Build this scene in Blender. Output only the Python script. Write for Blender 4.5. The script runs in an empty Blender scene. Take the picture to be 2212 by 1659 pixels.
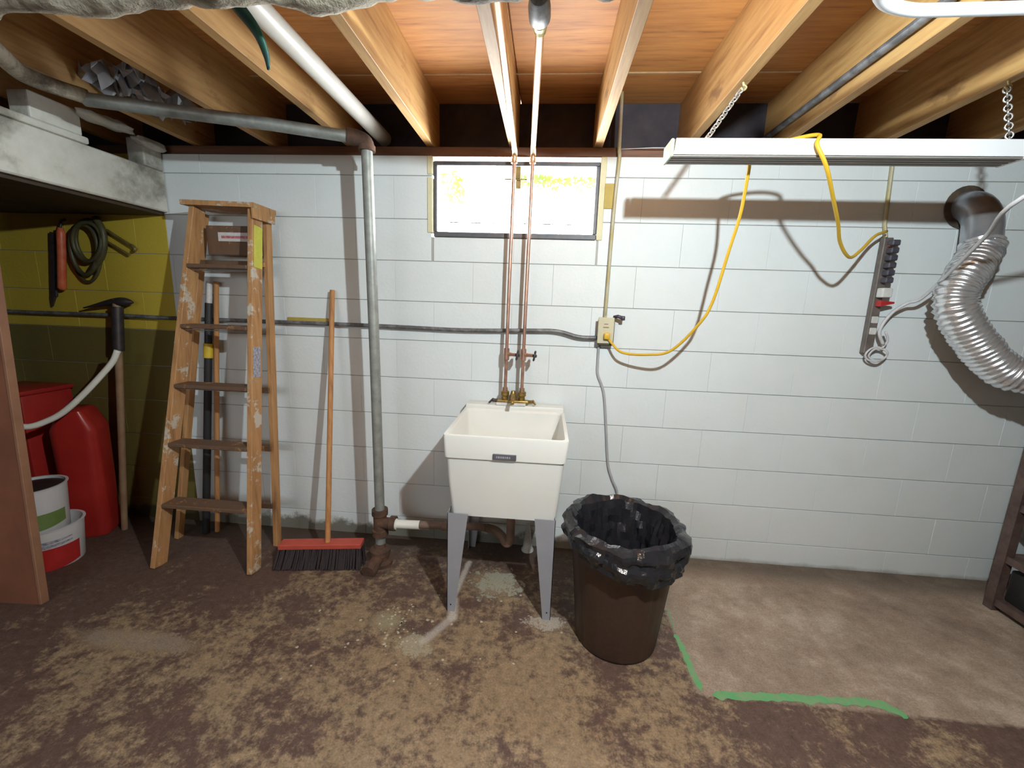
import bpy, bmesh, math, random
from mathutils import Vector, Matrix, noise
random.seed(7)
SC = bpy.context.scene
COL = SC.collection
D = 2.169            # wall face
CH = 1.34            # camera height
F = 902.62
RT = Vector((0.9960504, 0.08235265, 0.03319096))
UP = Vector((-0.04777664, 0.18202207, 0.98213307))
FW = Vector((-0.07483978, 0.97983979, -0.18523769))
CAM = Vector((0, 0, CH))

# ------------------------------------------------------------ camera, world, lights, exposure
cam = bpy.data.cameras.new('camera')
cam.sensor_width = 36.0
cam.lens = 36.0 * F / 2212.0
cam.clip_start = 0.02
co = bpy.data.objects.new('camera', cam); COL.objects.link(co)
m = Matrix((RT, UP, -FW)).transposed().to_4x4(); m.translation = CAM
co.matrix_world = m
SC.camera = co

w = bpy.data.worlds.new('world'); SC.world = w; w.use_nodes = True
bg = w.node_tree.nodes['Background']
bg.inputs[0].default_value = (0.93, 0.97, 1.0, 1); bg.inputs[1].default_value = 48.0

def light(name, kind, loc, energy, color, **kw):
    l = bpy.data.lights.new(name, kind); l.energy = energy; l.color = color
    for k, v in kw.items(): setattr(l, k, v)
    o = bpy.data.objects.new(name, l); COL.objects.link(o); o.location = loc
    return o
light('bulb_light', 'POINT', (0.46, 0.38, 1.995), 134, (0.85, 0.97, 1.0), shadow_soft_size=0.022)
fl = light('fill_light', 'AREA', (-1.9, -1.3, 1.72), 13, (0.92, 0.97, 1.0), shape='RECTANGLE', size=2.2, size_y=0.5)  # soft fill added behind the camera, stands for no lamp in the room
fl.rotation_euler = (math.radians(62), 0, math.radians(-4)); fl.data.spread = math.radians(115)
po = light('window_portal', 'AREA', (-0.18, D + 0.06, 1.84), 1, (1, 1, 1), shape='RECTANGLE', size=0.82, size_y=0.36)
po.rotation_euler = (math.radians(-90), 0, 0)
po.data.cycles.is_portal = True

SC.view_settings.view_transform = 'Standard'; SC.view_settings.look = 'None'
SC.view_settings.gamma = 1.0; SC.view_settings.use_curve_mapping = False
SC.view_settings.exposure = 0.0
SC.cycles.max_bounces = 7; SC.cycles.diffuse_bounces = 5; SC.cycles.use_denoising = True
SC.cycles.caustics_reflective = False; SC.cycles.caustics_refractive = False
SC.cycles.sample_clamp_indirect = 6.0

# ------------------------------------------------------------ measuring helper (point seen at px,py lying at distance Y)
def at(px, py, Y=D):
    d = RT * ((px - 1106) / F) - UP * ((py - 829.5) / F) + FW
    return CAM + d * (Y / d.y)
def atz(px, py, z=0.0):
    d = RT * ((px - 1106) / F) - UP * ((py - 829.5) / F) + FW
    return CAM + d * ((z - CH) / d.z)

# ------------------------------------------------------------ materials
class NT:
    def __init__(s, name):
        s.m = bpy.data.materials.new(name); s.m.use_nodes = True
        s.t = s.m.node_tree; s.b = s.t.nodes['Principled BSDF']
    def n(s, kind, **kw):
        x = s.t.nodes.new(kind)
        for k, v in kw.items():
            if k.startswith('i_'): x.inputs[k[2:].replace('_', ' ')].default_value = v
            else: setattr(x, k, v)
        return x
    def l(s, a, b): s.t.links.new(a, b)
    def coord(s, scale=(1, 1, 1), kind='Object', loc=(0, 0, 0)):
        c = s.n('ShaderNodeTexCoord'); mp = s.n('ShaderNodeMapping')
        mp.inputs['Scale'].default_value = scale; mp.inputs['Location'].default_value = loc
        s.l(c.outputs[kind], mp.inputs[0]); return mp.outputs[0]
    def noise(s, vec, scale, detail=4, rough=0.6):
        x = s.n('ShaderNodeTexNoise'); x.inputs['Scale'].default_value = scale
        x.inputs['Detail'].default_value = detail; x.inputs['Roughness'].default_value = rough
        s.l(vec, x.inputs['Vector']); return x.outputs[0]
    def ramp(s, fac, stops):
        x = s.n('ShaderNodeValToRGB'); e = x.color_ramp.elements
        while len(e) < len(stops): e.new(0.5)
        for el, (p, c) in zip(e, stops):
            el.position = p; el.color = (*c, 1) if len(c) == 3 else c
        s.l(fac, x.inputs[0]); return x.outputs[0]
    def mix(s, fac, a, b, mode='MIX'):
        x = s.n('ShaderNodeMix'); x.data_type = 'RGBA'; x.blend_type = mode
        for v, i in ((fac, 0), (a, 6), (b, 7)):
            if hasattr(v, 'links') or isinstance(v, bpy.types.NodeSocket): s.l(v, x.inputs[i])
            else: x.inputs[i].default_value = v if i == 0 else (*v, 1)
        return x.outputs[2]
    def math(s, op, a, b=0.0, c=0.0, clamp=False):
        x = s.n('ShaderNodeMath', operation=op); x.use_clamp = clamp
        for i, v in enumerate((a, b, c)):
            if isinstance(v, bpy.types.NodeSocket): s.l(v, x.inputs[i])
            else: x.inputs[i].default_value = v
        return x.outputs[0]
    def bump(s, h, strength=0.3, dist=0.01):
        x = s.n('ShaderNodeBump'); x.inputs['Strength'].default_value = strength
        x.inputs['Distance'].default_value = dist
        s.l(h, x.inputs['Height']); s.l(x.outputs[0], s.b.inputs['Normal'])
    def done(s, col=None, rough=None, metal=None):
        if col is not None:
            if isinstance(col, bpy.types.NodeSocket): s.l(col, s.b.inputs['Base Color'])
            else: s.b.inputs['Base Color'].default_value = (*col, 1)
        if rough is not None:
            if isinstance(rough, bpy.types.NodeSocket): s.l(rough, s.b.inputs['Roughness'])
            else: s.b.inputs['Roughness'].default_value = rough
        if metal is not None: s.b.inputs['Metallic'].default_value = metal
        return s.m

def simple(name, c1, c2=None, scale=30, rough=0.6, metal=0.0, bump=0.0, stretch=(1, 1, 1), lo=0.35, hi=0.65):
    t = NT(name); v = t.coord(stretch)
    f = t.noise(v, scale)
    c2 = c2 or tuple(x * 0.8 for x in c1)
    col = t.ramp(f, [(lo, c1), (hi, c2)])
    if bump: t.bump(f, bump, 0.004)
    return t.done(col, rough, metal)

def wall_paint(name, base, dirt, low):
    t = NT(name)
    g = t.n('ShaderNodeNewGeometry').outputs['Position']
    n1 = t.noise(g, 3.0, 5); n2 = t.noise(g, 60, 4, 0.7); n3 = t.noise(g, 9.0, 6, 0.7)
    c = t.mix(t.ramp(n1, [(0.45, (0, 0, 0)), (0.75, (0.35,) * 3)]), base, dirt)
    sx = t.n('ShaderNodeSeparateXYZ'); t.l(g, sx.inputs[0])
    z = sx.outputs[2]
    # damp grime just above the slab
    damp = t.math('MULTIPLY_ADD', t.math('MULTIPLY_ADD', sx.outputs[0], -1.6, 1.0, clamp=True), 0.13, 0.045)
    k = t.math('SUBTRACT', t.math('MULTIPLY', n3, damp), z)
    k = t.math('MULTIPLY', k, 26.0, clamp=True)
    k = t.math('MULTIPLY', k, 0.85, clamp=True)
    c = t.mix(k, c, low)
    h = t.math('ADD', t.math('MULTIPLY', n2, 0.7), t.math('MULTIPLY', n3, 0.8))
    t.bump(h, 0.28, 0.006)
    return t.done(c, 0.55)
M = {}
M['white_block'] = wall_paint('white_block_paint', (0.75, 0.79, 0.80), (0.65, 0.67, 0.64), (0.10, 0.085, 0.045))
M['mortar'] = wall_paint('painted_mortar', (0.40, 0.39, 0.37), (0.26, 0.24, 0.2), (0.05, 0.045, 0.02))
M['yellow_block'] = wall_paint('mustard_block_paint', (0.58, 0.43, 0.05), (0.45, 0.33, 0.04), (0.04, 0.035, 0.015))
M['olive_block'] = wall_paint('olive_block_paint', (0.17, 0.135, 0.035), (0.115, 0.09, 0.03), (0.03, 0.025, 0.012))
M['plain_wall'] = simple('plain_wall', (0.33, 0.30, 0.26), (0.26, 0.24, 0.21), 4, 0.8)

def wood(name, a, b, dark, axis='y', scale=1.0, rough=0.65, knots=0.0):
    t = NT(name)
    st = {'x': (1.2, 14, 14), 'y': (14, 1.2, 14), 'z': (14, 14, 1.2)}[axis]
    v = t.coord(tuple(q * scale for q in st), 'Object')
    f = t.noise(v, 2.2, 7, 0.62)
    g = t.noise(t.coord((1, 1, 1)), 2.3, 4)
    c = t.ramp(f, [(0.25, dark), (0.42, b), (0.62, a), (0.8, b)])
    c = t.mix(t.ramp(g, [(0.4, (0, 0, 0)), (0.75, (0.55,) * 3)]), c, b)
    if knots:
        kk = t.noise(t.coord((3.5, 1.7, 3.5) if axis == 'y' else (1.7, 3.5, 3.5)), 1.6, 5, 0.7)
        c = t.mix(t.ramp(kk, [(0.60, (0, 0, 0)), (0.70, (knots,) * 3)]), c, dark)
    t.bump(f, 0.15, 0.003)
    return t.done(c, rough)
M['joist'] = wood('joist_lumber', (0.66, 0.41, 0.16), (0.49, 0.27, 0.095), (0.21, 0.10, 0.04), 'y', 1.0, 0.6, 0.7)
M['plywood'] = wood('plywood_deck', (0.62, 0.29, 0.085), (0.49, 0.21, 0.06), (0.24, 0.085, 0.03), 'x', 1.6)
M['seam'] = simple('pale_edge_wood', (0.75, 0.55, 0.33), (0.6, 0.42, 0.25), 20)
M['sill'] = wood('sill_lumber', (0.22, 0.105, 0.06), (0.16, 0.075, 0.045), (0.06, 0.03, 0.02), 'x', 1.0)
M['rim'] = simple('black_sheathing', (0.030, 0.026, 0.034), (0.055, 0.045, 0.05), 7, 0.9, 0, 0.3)
M['ladder'] = wood('ladder_wood', (0.56, 0.30, 0.125), (0.43, 0.215, 0.085), (0.2, 0.09, 0.04), 'z', 1.3)
def splat(name, base_mat, cols, thr):
    m_ = M[base_mat].copy(); m_.name = name; t = m_.node_tree
    b = t.nodes['Principled BSDF']; src = b.inputs['Base Color'].links[0].from_socket
    s = NT.__new__(NT); s.m = m_; s.t = t; s.b = b
    for i, (c, th) in enumerate(zip(cols, thr)):
        n_ = s.noise(s.coord((1, 1, 1), 'Object', (i * 3.3, 1.7 * i, 0.6 * i)), 9 + 5 * i, 6, 0.75)
        src = s.mix(s.ramp(n_, [(th, (0, 0, 0)), (th + 0.05, (0.85,) * 3)]), src, c)
    s.l(src, b.inputs['Base Color']); return m_
M['ladder_splat'] = splat('ladder_wood_paint_specks', 'ladder', [(0.62, 0.58, 0.5), (0.34, 0.40, 0.30)], [0.555, 0.63])
M['tread'] = splat('worn_ladder_tread', 'ladder', [(0.10, 0.055, 0.035), (0.14, 0.085, 0.06)], [0.40, 0.47])
M['handle_wood'] = wood('broom_handle_wood', (0.56, 0.27, 0.10), (0.45, 0.20, 0.07), (0.24, 0.09, 0.04), 'z', 1.5)
M['galv'] = simple('galvanised_pipe', (0.36, 0.375, 0.35), (0.24, 0.25, 0.235), 26, 0.5, 0.35, 0.15, lo=0.3, hi=0.7)
M['rust'] = simple('rusty_iron', (0.13, 0.065, 0.04), (0.07, 0.04, 0.028), 30, 0.85, 0.1, 0.5)
M['brown_pipe'] = simple('brown_drain_pipe', (0.23, 0.145, 0.105), (0.16, 0.10, 0.075), 12, 0.6)
M['pvc'] = simple('white_pvc', (0.82, 0.80, 0.72), (0.76, 0.73, 0.66), 6, 0.35)
M['copper'] = simple('copper_pipe', (0.62, 0.36, 0.27), (0.46, 0.26, 0.20), 25, 0.38, 0.75)
M['copper_lit'] = simple('lit_copper', (0.92, 0.62, 0.38), (0.8, 0.5, 0.3), 14, 0.3, 0.85)  # lighter copy of the copper, window light put into its colour
M['brass'] = simple('old_brass', (0.45, 0.31, 0.09), (0.25, 0.16, 0.05), 60, 0.4, 0.8, 0.2)
M['black_knob'] = simple('black_handwheel', (0.03, 0.03, 0.035), (0.06, 0.055, 0.06), 40, 0.4)
M['sink'] = simple('sink_plastic', (0.79, 0.785, 0.745), (0.765, 0.755, 0.715), 5, 0.38)
M['leg_metal'] = simple('grey_leg_steel', (0.36, 0.37, 0.42), (0.33, 0.345, 0.39), 8, 0.4, 0.2)
M['badge'] = simple('grey_badge', (0.15, 0.15, 0.18), (0.12, 0.12, 0.15), 20, 0.4, 0.3)
M['badge_text'] = simple('badge_print', (0.42, 0.42, 0.46), None, 20, 0.5)
M['can'] = simple('brown_can_plastic', (0.060, 0.032, 0.021), (0.048, 0.026, 0.018), 60, 0.5)
M['liner'] = simple('black_bin_liner', (0.012, 0.012, 0.015), (0.02, 0.02, 0.024), 20, 0.2)
t = NT('black_bin_liner_film'); f = t.noise(t.coord(), 26, 5, 0.6); t.bump(f, 0.35, 0.012)
M['liner'] = t.done((0.02, 0.02, 0.024), 0.14); 
M['fixture'] = simple('white_enamel', (0.80, 0.81, 0.83), (0.76, 0.77, 0.79), 3, 0.4)
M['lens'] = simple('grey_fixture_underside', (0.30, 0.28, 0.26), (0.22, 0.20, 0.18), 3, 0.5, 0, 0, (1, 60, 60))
M['endcap'] = simple('green_tint_endcap', (0.58, 0.72, 0.50), (0.5, 0.64, 0.43), 6, 0.4)
M['chain'] = simple('zinc_chain', (0.62, 0.62, 0.60), (0.45, 0.45, 0.44), 40, 0.3, 0.7)
M['hook'] = simple('yellow_zinc_hook', (0.72, 0.62, 0.28), None, 30, 0.4, 0.4)
M['cord'] = simple('yellow_cord', (0.72, 0.44, 0.03), (0.66, 0.40, 0.03), 20, 0.45)
M['white_cord'] = simple('white_cord', (0.62, 0.61, 0.63), (0.55, 0.54, 0.56), 20, 0.5)
M['grey_cable'] = simple('grey_cable', (0.37, 0.37, 0.385), (0.45, 0.45, 0.46), 12, 0.5)
M['conduit'] = simple('dark_conduit', (0.13, 0.13, 0.135), (0.24, 0.24, 0.25), 22, 0.5, 0.3, lo=0.45, hi=0.6)
M['conduit_w'] = splat('x', 'ladder', [(0, 0, 0)], [0.99]) if False else simple('painted_conduit', (0.52, 0.50, 0.42), (0.42, 0.34, 0.12), 7, 0.5, 0.1, 0, (3, 3, 1))
M['yellow_old'] = simple('old_mustard_paint', (0.50, 0.37, 0.08), (0.42, 0.31, 0.06), 12, 0.6)
M['cream'] = simple('cream_casing', (0.72, 0.68, 0.45), (0.66, 0.60, 0.38), 12, 0.6)
M['boxp'] = simple('beige_cover_plate', (0.58, 0.54, 0.38), (0.52, 0.48, 0.33), 15, 0.45)
M['boxm'] = simple('steel_outlet_box', (0.12, 0.10, 0.06), (0.08, 0.065, 0.05), 30, 0.5, 0.4)
M['foil'] = NT('aluminium_foil')
fo = M['foil']; n_ = fo.noise(fo.coord(), 45, 4, 0.6); fo.bump(n_, 0.35, 0.004); M['foil'] = fo.done((0.80, 0.80, 0.82), 0.27, 0.82)
M['sheet_metal'] = simple('sheet_metal', (0.52, 0.54, 0.58), (0.36, 0.37, 0.41), 10, 0.36, 0.7)
M['collar_dark'] = simple('dark_duct_collar', (0.05, 0.04, 0.035), (0.12, 0.08, 0.05), 30, 0.7)  # mottled dark brown ring round the duct hole
M['strip_body'] = simple('power_strip_body', (0.20, 0.165, 0.15), (0.13, 0.11, 0.10), 18, 0.5, 0.3)
M['plug'] = simple('black_plug', (0.045, 0.043, 0.06), (0.07, 0.065, 0.085), 30, 0.4)
M['white_plastic'] = simple('white_plastic', (0.72, 0.70, 0.68), None, 20, 0.4)
M['red_plastic'] = simple('red_switch', (0.48, 0.02, 0.02), None, 20, 0.35)
M['orange'] = simple('orange_handle', (0.55, 0.10, 0.04), (0.66, 0.17, 0.08), 20, 0.45)
M['dark_tool'] = simple('dark_tool_steel', (0.035, 0.03, 0.033), (0.06, 0.045, 0.045), 30, 0.5, 0.3)
M['hose'] = simple('dark_hose', (0.055, 0.048, 0.024), (0.08, 0.07, 0.03), 20, 0.5)
M['olive_tool'] = simple('dull_brass_tool', (0.16, 0.12, 0.035), (0.24, 0.18, 0.06), 30, 0.5, 0.4)
M['red_tank'] = simple('red_tank_paint', (0.43, 0.028, 0.022), (0.36, 0.02, 0.018), 5, 0.33)
M['broom_head'] = simple('red_broom_block', (0.52, 0.085, 0.055), (0.46, 0.07, 0.045), 20, 0.55)
M['bristle'] = simple('dark_bristles', (0.045, 0.03, 0.033), (0.02, 0.014, 0.016), 60, 0.8, 0, 0.5, (8, 8, 1))
M['black_rubber'] = simple('black_rubber', (0.022, 0.022, 0.024), None, 20, 0.5)
M['yellow_band'] = simple('yellow_band', (0.75, 0.52, 0.04), None, 20, 0.5)
M['yellow_label'] = simple('yellow_label', (0.68, 0.66, 0.08), (0.58, 0.56, 0.08), 40, 0.5)
M['white_label'] = simple('white_label', (0.7, 0.68, 0.66), (0.6, 0.58, 0.58), 40, 0.5)
M['red_print'] = simple('red_print', (0.45, 0.07, 0.09), (0.6, 0.3, 0.3), 90, 0.5)
M['grey_print'] = simple('grey_print', (0.2, 0.19, 0.28), (0.5, 0.5, 0.55), 90, 0.5)
M['brown_board'] = simple('rusty_brown_board', (0.25, 0.092, 0.048), (0.19, 0.070, 0.038), 5, 0.7, 0, 0.1)
M['batten'] = simple('brown_batten', (0.30, 0.15, 0.085), (0.22, 0.10, 0.06), 6, 0.7)
M['board_edge'] = simple('board_edge', (0.34, 0.22, 0.12), (0.25, 0.14, 0.08), 10, 0.7)
M['beam_paint'] = NT('chipped_white_beam_paint')
t = M['beam_paint']; a = t.noise(t.coord(), 2.4, 6, 0.65); b = t.noise(t.coord((1, 1, 1), 'Object', (3, 1, 2)), 14, 5, 0.7)
c = t.ramp(a, [(0.36, (0.26, 0.24, 0.20)), (0.47, (0.62, 0.60, 0.53)), (0.6, (0.74, 0.72, 0.66))]); t.bump(b, 0.4, 0.006)
M['beam_paint'] = t.done(c, 0.6)
t = NT('pipe_wrap'); a = t.noise(t.coord(), 7, 6, 0.7); b = t.noise(t.coord(), 28, 5, 0.7)
c = t.ramp(a, [(0.3, (0.05, 0.038, 0.028)), (0.44, (0.24, 0.205, 0.155)), (0.56, (0.50, 0.45, 0.35)), (0.72, (0.22, 0.19, 0.14))]); t.bump(b, 0.8, 0.01)
M['wrap'] = t.done(c, 0.9)
M['shelf_metal'] = simple('brown_shelf_steel', (0.085, 0.055, 0.05), (0.14, 0.095, 0.085), 22, 0.5, 0.2)
M['inside_and_shade'] = simple('timber_and_shade', (0.07, 0.045, 0.025), (0.04, 0.028, 0.018), 8, 0.8)  # cavity timber, and the shade painted on the beam underside
M['frame_steel'] = simple('window_steel', (0.075, 0.085, 0.105), (0.12, 0.11, 0.11), 20, 0.5, 0.2)
M['green_cloth'] = simple('green_strap', (0.012, 0.09, 0.045), (0.02, 0.07, 0.09), 18, 0.5)
M['green_label'] = simple('green_label', (0.13, 0.22, 0.05), (0.2, 0.26, 0.1), 14, 0.5)
M['bucket_white'] = simple('bucket_white', (0.74, 0.73, 0.74), (0.68, 0.66, 0.69), 8, 0.4)
M['bucket_red'] = simple('bucket_red', (0.52, 0.03, 0.03), None, 12, 0.4)
M['leaf'] = simple('outdoor_leaf', (0.16, 0.5, 0.08), (0.3, 0.55, 0.12), 10, 0.6)
M['gravel'] = simple('outdoor_ground', (0.75, 0.78, 0.7), (0.55, 0.68, 0.5), 6, 0.9)
M['green_paint'] = simple('green_marking_paint', (0.10, 0.36, 0.14), (0.20, 0.33, 0.17), 30, 0.7)
M['chip'] = simple('paint_chip', (0.5, 0.47, 0.38), (0.4, 0.36, 0.28), 60, 0.8)
M['wire'] = simple('bare_wire', (0.35, 0.36, 0.37), None, 20, 0.4, 0.6)
# glass
t = NT('window_glass'); t.t.nodes.remove(t.b)
out = t.t.nodes['Material Output']; mx = t.n('ShaderNodeMixShader'); tr = t.n('ShaderNodeBsdfTransparent'); gl = t.n('ShaderNodeBsdfGlossy')
gl.inputs['Roughness'].default_value = 0.05; mx.inputs[0].default_value = 0.06
t.l(tr.outputs[0], mx.inputs[1]); t.l(gl.outputs[0], mx.inputs[2]); t.l(mx.outputs[0], out.inputs[0]); M['glass'] = t.m

# concrete floor: worn red-brown paint, bare patched slab by the wall, pale mineral trails
def floor_material():
    t = NT('worn_painted_concrete')
    g = t.n('ShaderNodeNewGeometry').outputs['Position']
    sx = t.n('ShaderNodeSeparateXYZ'); t.l(g, sx.inputs[0]); X, Y = sx.outputs[0], sx.outputs[1]
    big = t.noise(g, 1.3, 5, 0.6); mid = t.noise(g, 5.5, 8, 0.68); fine = t.noise(g, 30, 8, 0.78); gr = t.noise(g, 150, 3, 0.7)
    wob = t.math('MULTIPLY', t.math('SUBTRACT', mid, 0.5), 0.22)
    paint = t.ramp(fine, [(0.3, (0.062, 0.035, 0.027)), (0.65, (0.135, 0.082, 0.064))])
    bare = t.ramp(fine, [(0.28, (0.13, 0.088, 0.052)), (0.5, (0.25, 0.178, 0.108)), (0.70, (0.36, 0.27, 0.17))])
    w = t.math('ADD', t.math('MULTIPLY', big, 0.45), t.math('MULTIPLY', mid, 0.75))
    w = t.math('ADD', w, t.math('MULTIPLY', fine, 0.55))
    # wear is strongest in the middle of the floor
    dx = t.math('SUBTRACT', X, -0.25); dy = t.math('SUBTRACT', Y, 1.15)
    r2 = t.math('ADD', t.math('MULTIPLY', t.math('MULTIPLY', dx, dx), 0.17), t.math('MULTIPLY', dy, t.math('MULTIPLY', dy, 0.5)))
    w = t.math('ADD', w, t.math('SUBTRACT', 0.10, t.math('MULTIPLY', r2, 0.35)))
    wear = t.ramp(w, [(0.86, (0, 0, 0)), (0.98, (1, 1, 1))])
    c = t.mix(wear, paint, bare)
    # bare patched slab: x > .63 and y > 1.33
    def smooth(v, k): return t.math('MULTIPLY_ADD', v, k, 0.5, clamp=True)
    edge = t.math('MULTIPLY', t.math('SUBTRACT', fine, 0.5), 0.04)
    px_ = smooth(t.math('ADD', t.math('SUBTRACT', X, 0.60), edge), 60)
    py_ = smooth(t.math('ADD', t.math('SUBTRACT', Y, 1.31), edge), 60)
    patch = t.math('MULTIPLY', px_, py_)
    slab = t.ramp(t.math('ADD', t.math('MULTIPLY', mid, 0.6), t.math('MULTIPLY', big, 0.4)), [(0.38, (0.17, 0.12, 0.088)), (0.5, (0.31, 0.235, 0.175)), (0.60, (0.50, 0.41, 0.33))])
    slab = t.mix(0.35, slab, t.ramp(fine, [(0.3, (0.16, 0.12, 0.09)), (0.7, (0.42, 0.34, 0.27))]))
    c = t.mix(patch, c, slab)
    # darker strip along the wall
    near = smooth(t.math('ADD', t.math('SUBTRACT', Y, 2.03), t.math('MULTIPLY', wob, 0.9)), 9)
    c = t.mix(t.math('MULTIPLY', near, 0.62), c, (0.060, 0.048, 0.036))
    # pale patch under the sink
    def blob(cx, cy, rx, ry, col, k, amp=0.9):
        nonlocal c
        ax = t.math('DIVIDE', t.math('SUBTRACT', X, cx), rx); ay = t.math('DIVIDE', t.math('SUBTRACT', Y, cy), ry)
        d = t.math('ADD', t.math('MULTIPLY', ax, ax), t.math('MULTIPLY', ay, ay))
        d = t.math('ADD', d, t.math('ADD', t.math('MULTIPLY', t.math('SUBTRACT', fine, 0.5), 8.0), t.math('MULTIPLY', t.math('SUBTRACT', mid, 0.5), 7.0)))
        f = t.math('MULTIPLY', t.math('SUBTRACT', 1.0, d), k, clamp=True)
        c = t.mix(t.math('MULTIPLY', f, amp), c, col)
    blob(-0.20, 1.82, 0.12, 0.10, (0.36, 0.35, 0.27), 3)
    blob(-0.46, 1.40, 0.07, 0.05, (0.40, 0.36, 0.26), 3, 0.7)
    blob(-0.62, 1.52, 0.06, 0.05, (0.34, 0.31, 0.2), 3, 0.6)
    blob(0.06, 1.59, 0.075, 0.04, (0.5, 0.45, 0.38), 2, 0.7)
    blob(-1.55, 1.30, 0.24, 0.05, (0.30, 0.24, 0.18), 2, 0.7)
    def trail(x0, y0, x1, y1, wd, col, amp):
        nonlocal c
        L = math.hypot(x1 - x0, y1 - y0); ux, uy = (x1 - x0) / L, (y1 - y0) / L
        qx = t.math('SUBTRACT', X, x0); qy = t.math('SUBTRACT', Y, y0)
        s = t.math('ADD', t.math('MULTIPLY', qx, ux), t.math('MULTIPLY', qy, uy))
        s2 = t.math('MINIMUM', t.math('MAXIMUM', s, 0.0), L)
        ex = t.math('SUBTRACT', qx, t.math('MULTIPLY', s2, ux)); ey = t.math('SUBTRACT', qy, t.math('MULTIPLY', s2, uy))
        d = t.math('SQRT', t.math('ADD', t.math('MULTIPLY', ex, ex), t.math('MULTIPLY', ey, ey)))
        d = t.math('ADD', d, t.math('MULTIPLY', t.math('SUBTRACT', fine, 0.5), wd * 1.6))
        f = t.math('MULTIPLY', t.math('SUBTRACT', wd, d), 1.6 / wd, clamp=True)
        c = t.mix(t.math('MULTIPLY', f, amp), c, col)
    pale = (0.50, 0.46, 0.42)
    trail(-0.345, 1.97, -0.372, 1.66, 0.020, pale, 0.75)
    trail(-0.360, 1.68, -0.345, 1.57, 0.026, pale, 0.8)
    trail(-0.345, 1.57, -0.43, 1.43, 0.026, pale, 0.6)
    # paler flecks
    vor = t.n('ShaderNodeTexVoronoi'); vor.inputs['Scale'].default_value = 17; t.l(g, vor.inputs['Vector'])
    fk = t.math('LESS_THAN', vor.outputs['Distance'], t.math('MULTIPLY', t.math('SUBTRACT', mid, 0.52), 0.9))
    c = t.mix(t.math('MULTIPLY', fk, 0.4), c, (0.36, 0.29, 0.22))
    grit = t.ramp(gr, [(0.3, (0.72,) * 3), (0.7, (1.2,) * 3)])
    c = t.mix(1.0, c, grit, 'MULTIPLY')
    t.bump(t.math('ADD', t.math('MULTIPLY', fine, 0.5), t.math('ADD', t.math('MULTIPLY', gr, 0.3), t.math('MULTIPLY', wear, 0.2) if False else mid)), 0.25, 0.008)
    return t.done(c, 0.7)
M['floor'] = floor_material()

# ------------------------------------------------------------ geometry helpers
def link(name, bm, mat, parent=None, smooth=False, mats=None):
    me = bpy.data.meshes.new(name)
    bmesh.ops.recalc_face_normals(bm, faces=bm.faces)
    bm.to_mesh(me); bm.free()
    for mm in (mats or [mat]): me.materials.append(M[mm] if isinstance(mm, str) else mm)
    if smooth:
        for p in me.polygons: p.use_smooth = True
        if smooth != 'all': me.set_sharp_from_angle(angle=math.radians(smooth if smooth is not True else 40))
    o = bpy.data.objects.new(name, me); COL.objects.link(o)
    if parent: o.parent = parent; o.matrix_parent_inverse = parent_inv(parent)
    return o
def parent_inv(p):
    return p.matrix_basis.inverted() if p.type == 'EMPTY' else Matrix.Identity(4)
def thing(name, label, cat, loc=(0, 0, 0), group=None):
    o = bpy.data.objects.new(name, None); COL.objects.link(o); o.location = loc; o.empty_display_size = 0.05
    o['label'] = label; o['category'] = cat
    if group: o['group'] = group
    return o
def tag(o, label, cat, group=None):
    o['label'] = label; o['category'] = cat
    if group: o['group'] = group
    return o
def struct(o): o['kind'] = 'structure'; return o
def box(bm, lo, hi, bevel=0.0, seg=1, mi=0):
    r = bmesh.ops.create_cube(bm, size=1)
    vs = r['verts']
    for v in vs:
        v.co = Vector([lo[i] + (v.co[i] + 0.5) * (hi[i] - lo[i]) for i in range(3)])
    fs = list({f for v in vs for f in v.link_faces})
    for f in fs: f.material_index = mi
    if bevel:
        es = list({e for v in vs for e in v.link_edges})
        bmesh.ops.bevel(bm, geom=es, offset=bevel, segments=seg, affect='EDGES', profile=0.5)
    return vs
def BX(lo, hi, bevel=0.0, seg=1):
    bm = bmesh.new(); box(bm, lo, hi, bevel, seg); return bm
def hexa(bm, a, b, mi=0):
    """eight-corner solid: a, b are lists of four points each (end faces)"""
    va = [bm.verts.new(p) for p in a]; vb = [bm.verts.new(p) for p in b]
    fs = [bm.faces.new(va), bm.faces.new(vb[::-1])]
    for i in range(4): fs.append(bm.faces.new((va[i], vb[i], vb[(i + 1) % 4], va[(i + 1) % 4])))
    for f in fs: f.material_index = mi
def bar(bm, p, q, wx, wy, bevel=0.0, updir=None):
    """rectangular bar from p to q, section wx (along x) by wy (along y-ish)"""
    p = Vector(p); q = Vector(q); d = (q - p).normalized()
    u = Vector((1, 0, 0)) if abs(d.x) < 0.8 else Vector((0, 0, 1))
    u = (u - d * u.dot(d)).normalized(); v = d.cross(u)
    c = lambda o: [o + u * sx * wx / 2 + v * sy * wy / 2 for sx, sy in ((-1, -1), (1, -1), (1, 1), (-1, 1))]
    n0 = len(bm.verts); hexa(bm, c(p), c(q))
    if bevel:
        bm.verts.ensure_lookup_table(); vs = bm.verts[n0:]
        bmesh.ops.bevel(bm, geom=list({e for vv in vs for e in vv.link_edges}), offset=bevel, segments=1, affect='EDGES')
def smooth_path(pts, n=6):
    pts = [Vector(p) for p in pts]
    if len(pts) < 3: return pts
    P = [pts[0] * 2 - pts[1]] + pts + [pts[-1] * 2 - pts[-2]]
    out = []
    for i in range(1, len(P) - 2):
        a, b, c, d = P[i - 1:i + 3]
        for k in range(n):
            s = k / n
            out.append(0.5 * ((2 * b) + (c - a) * s + (2 * a - 5 * b + 4 * c - d) * s * s + (3 * b - a - 3 * c + d) * s ** 3))
    out.append(pts[-1]); return out
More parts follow.
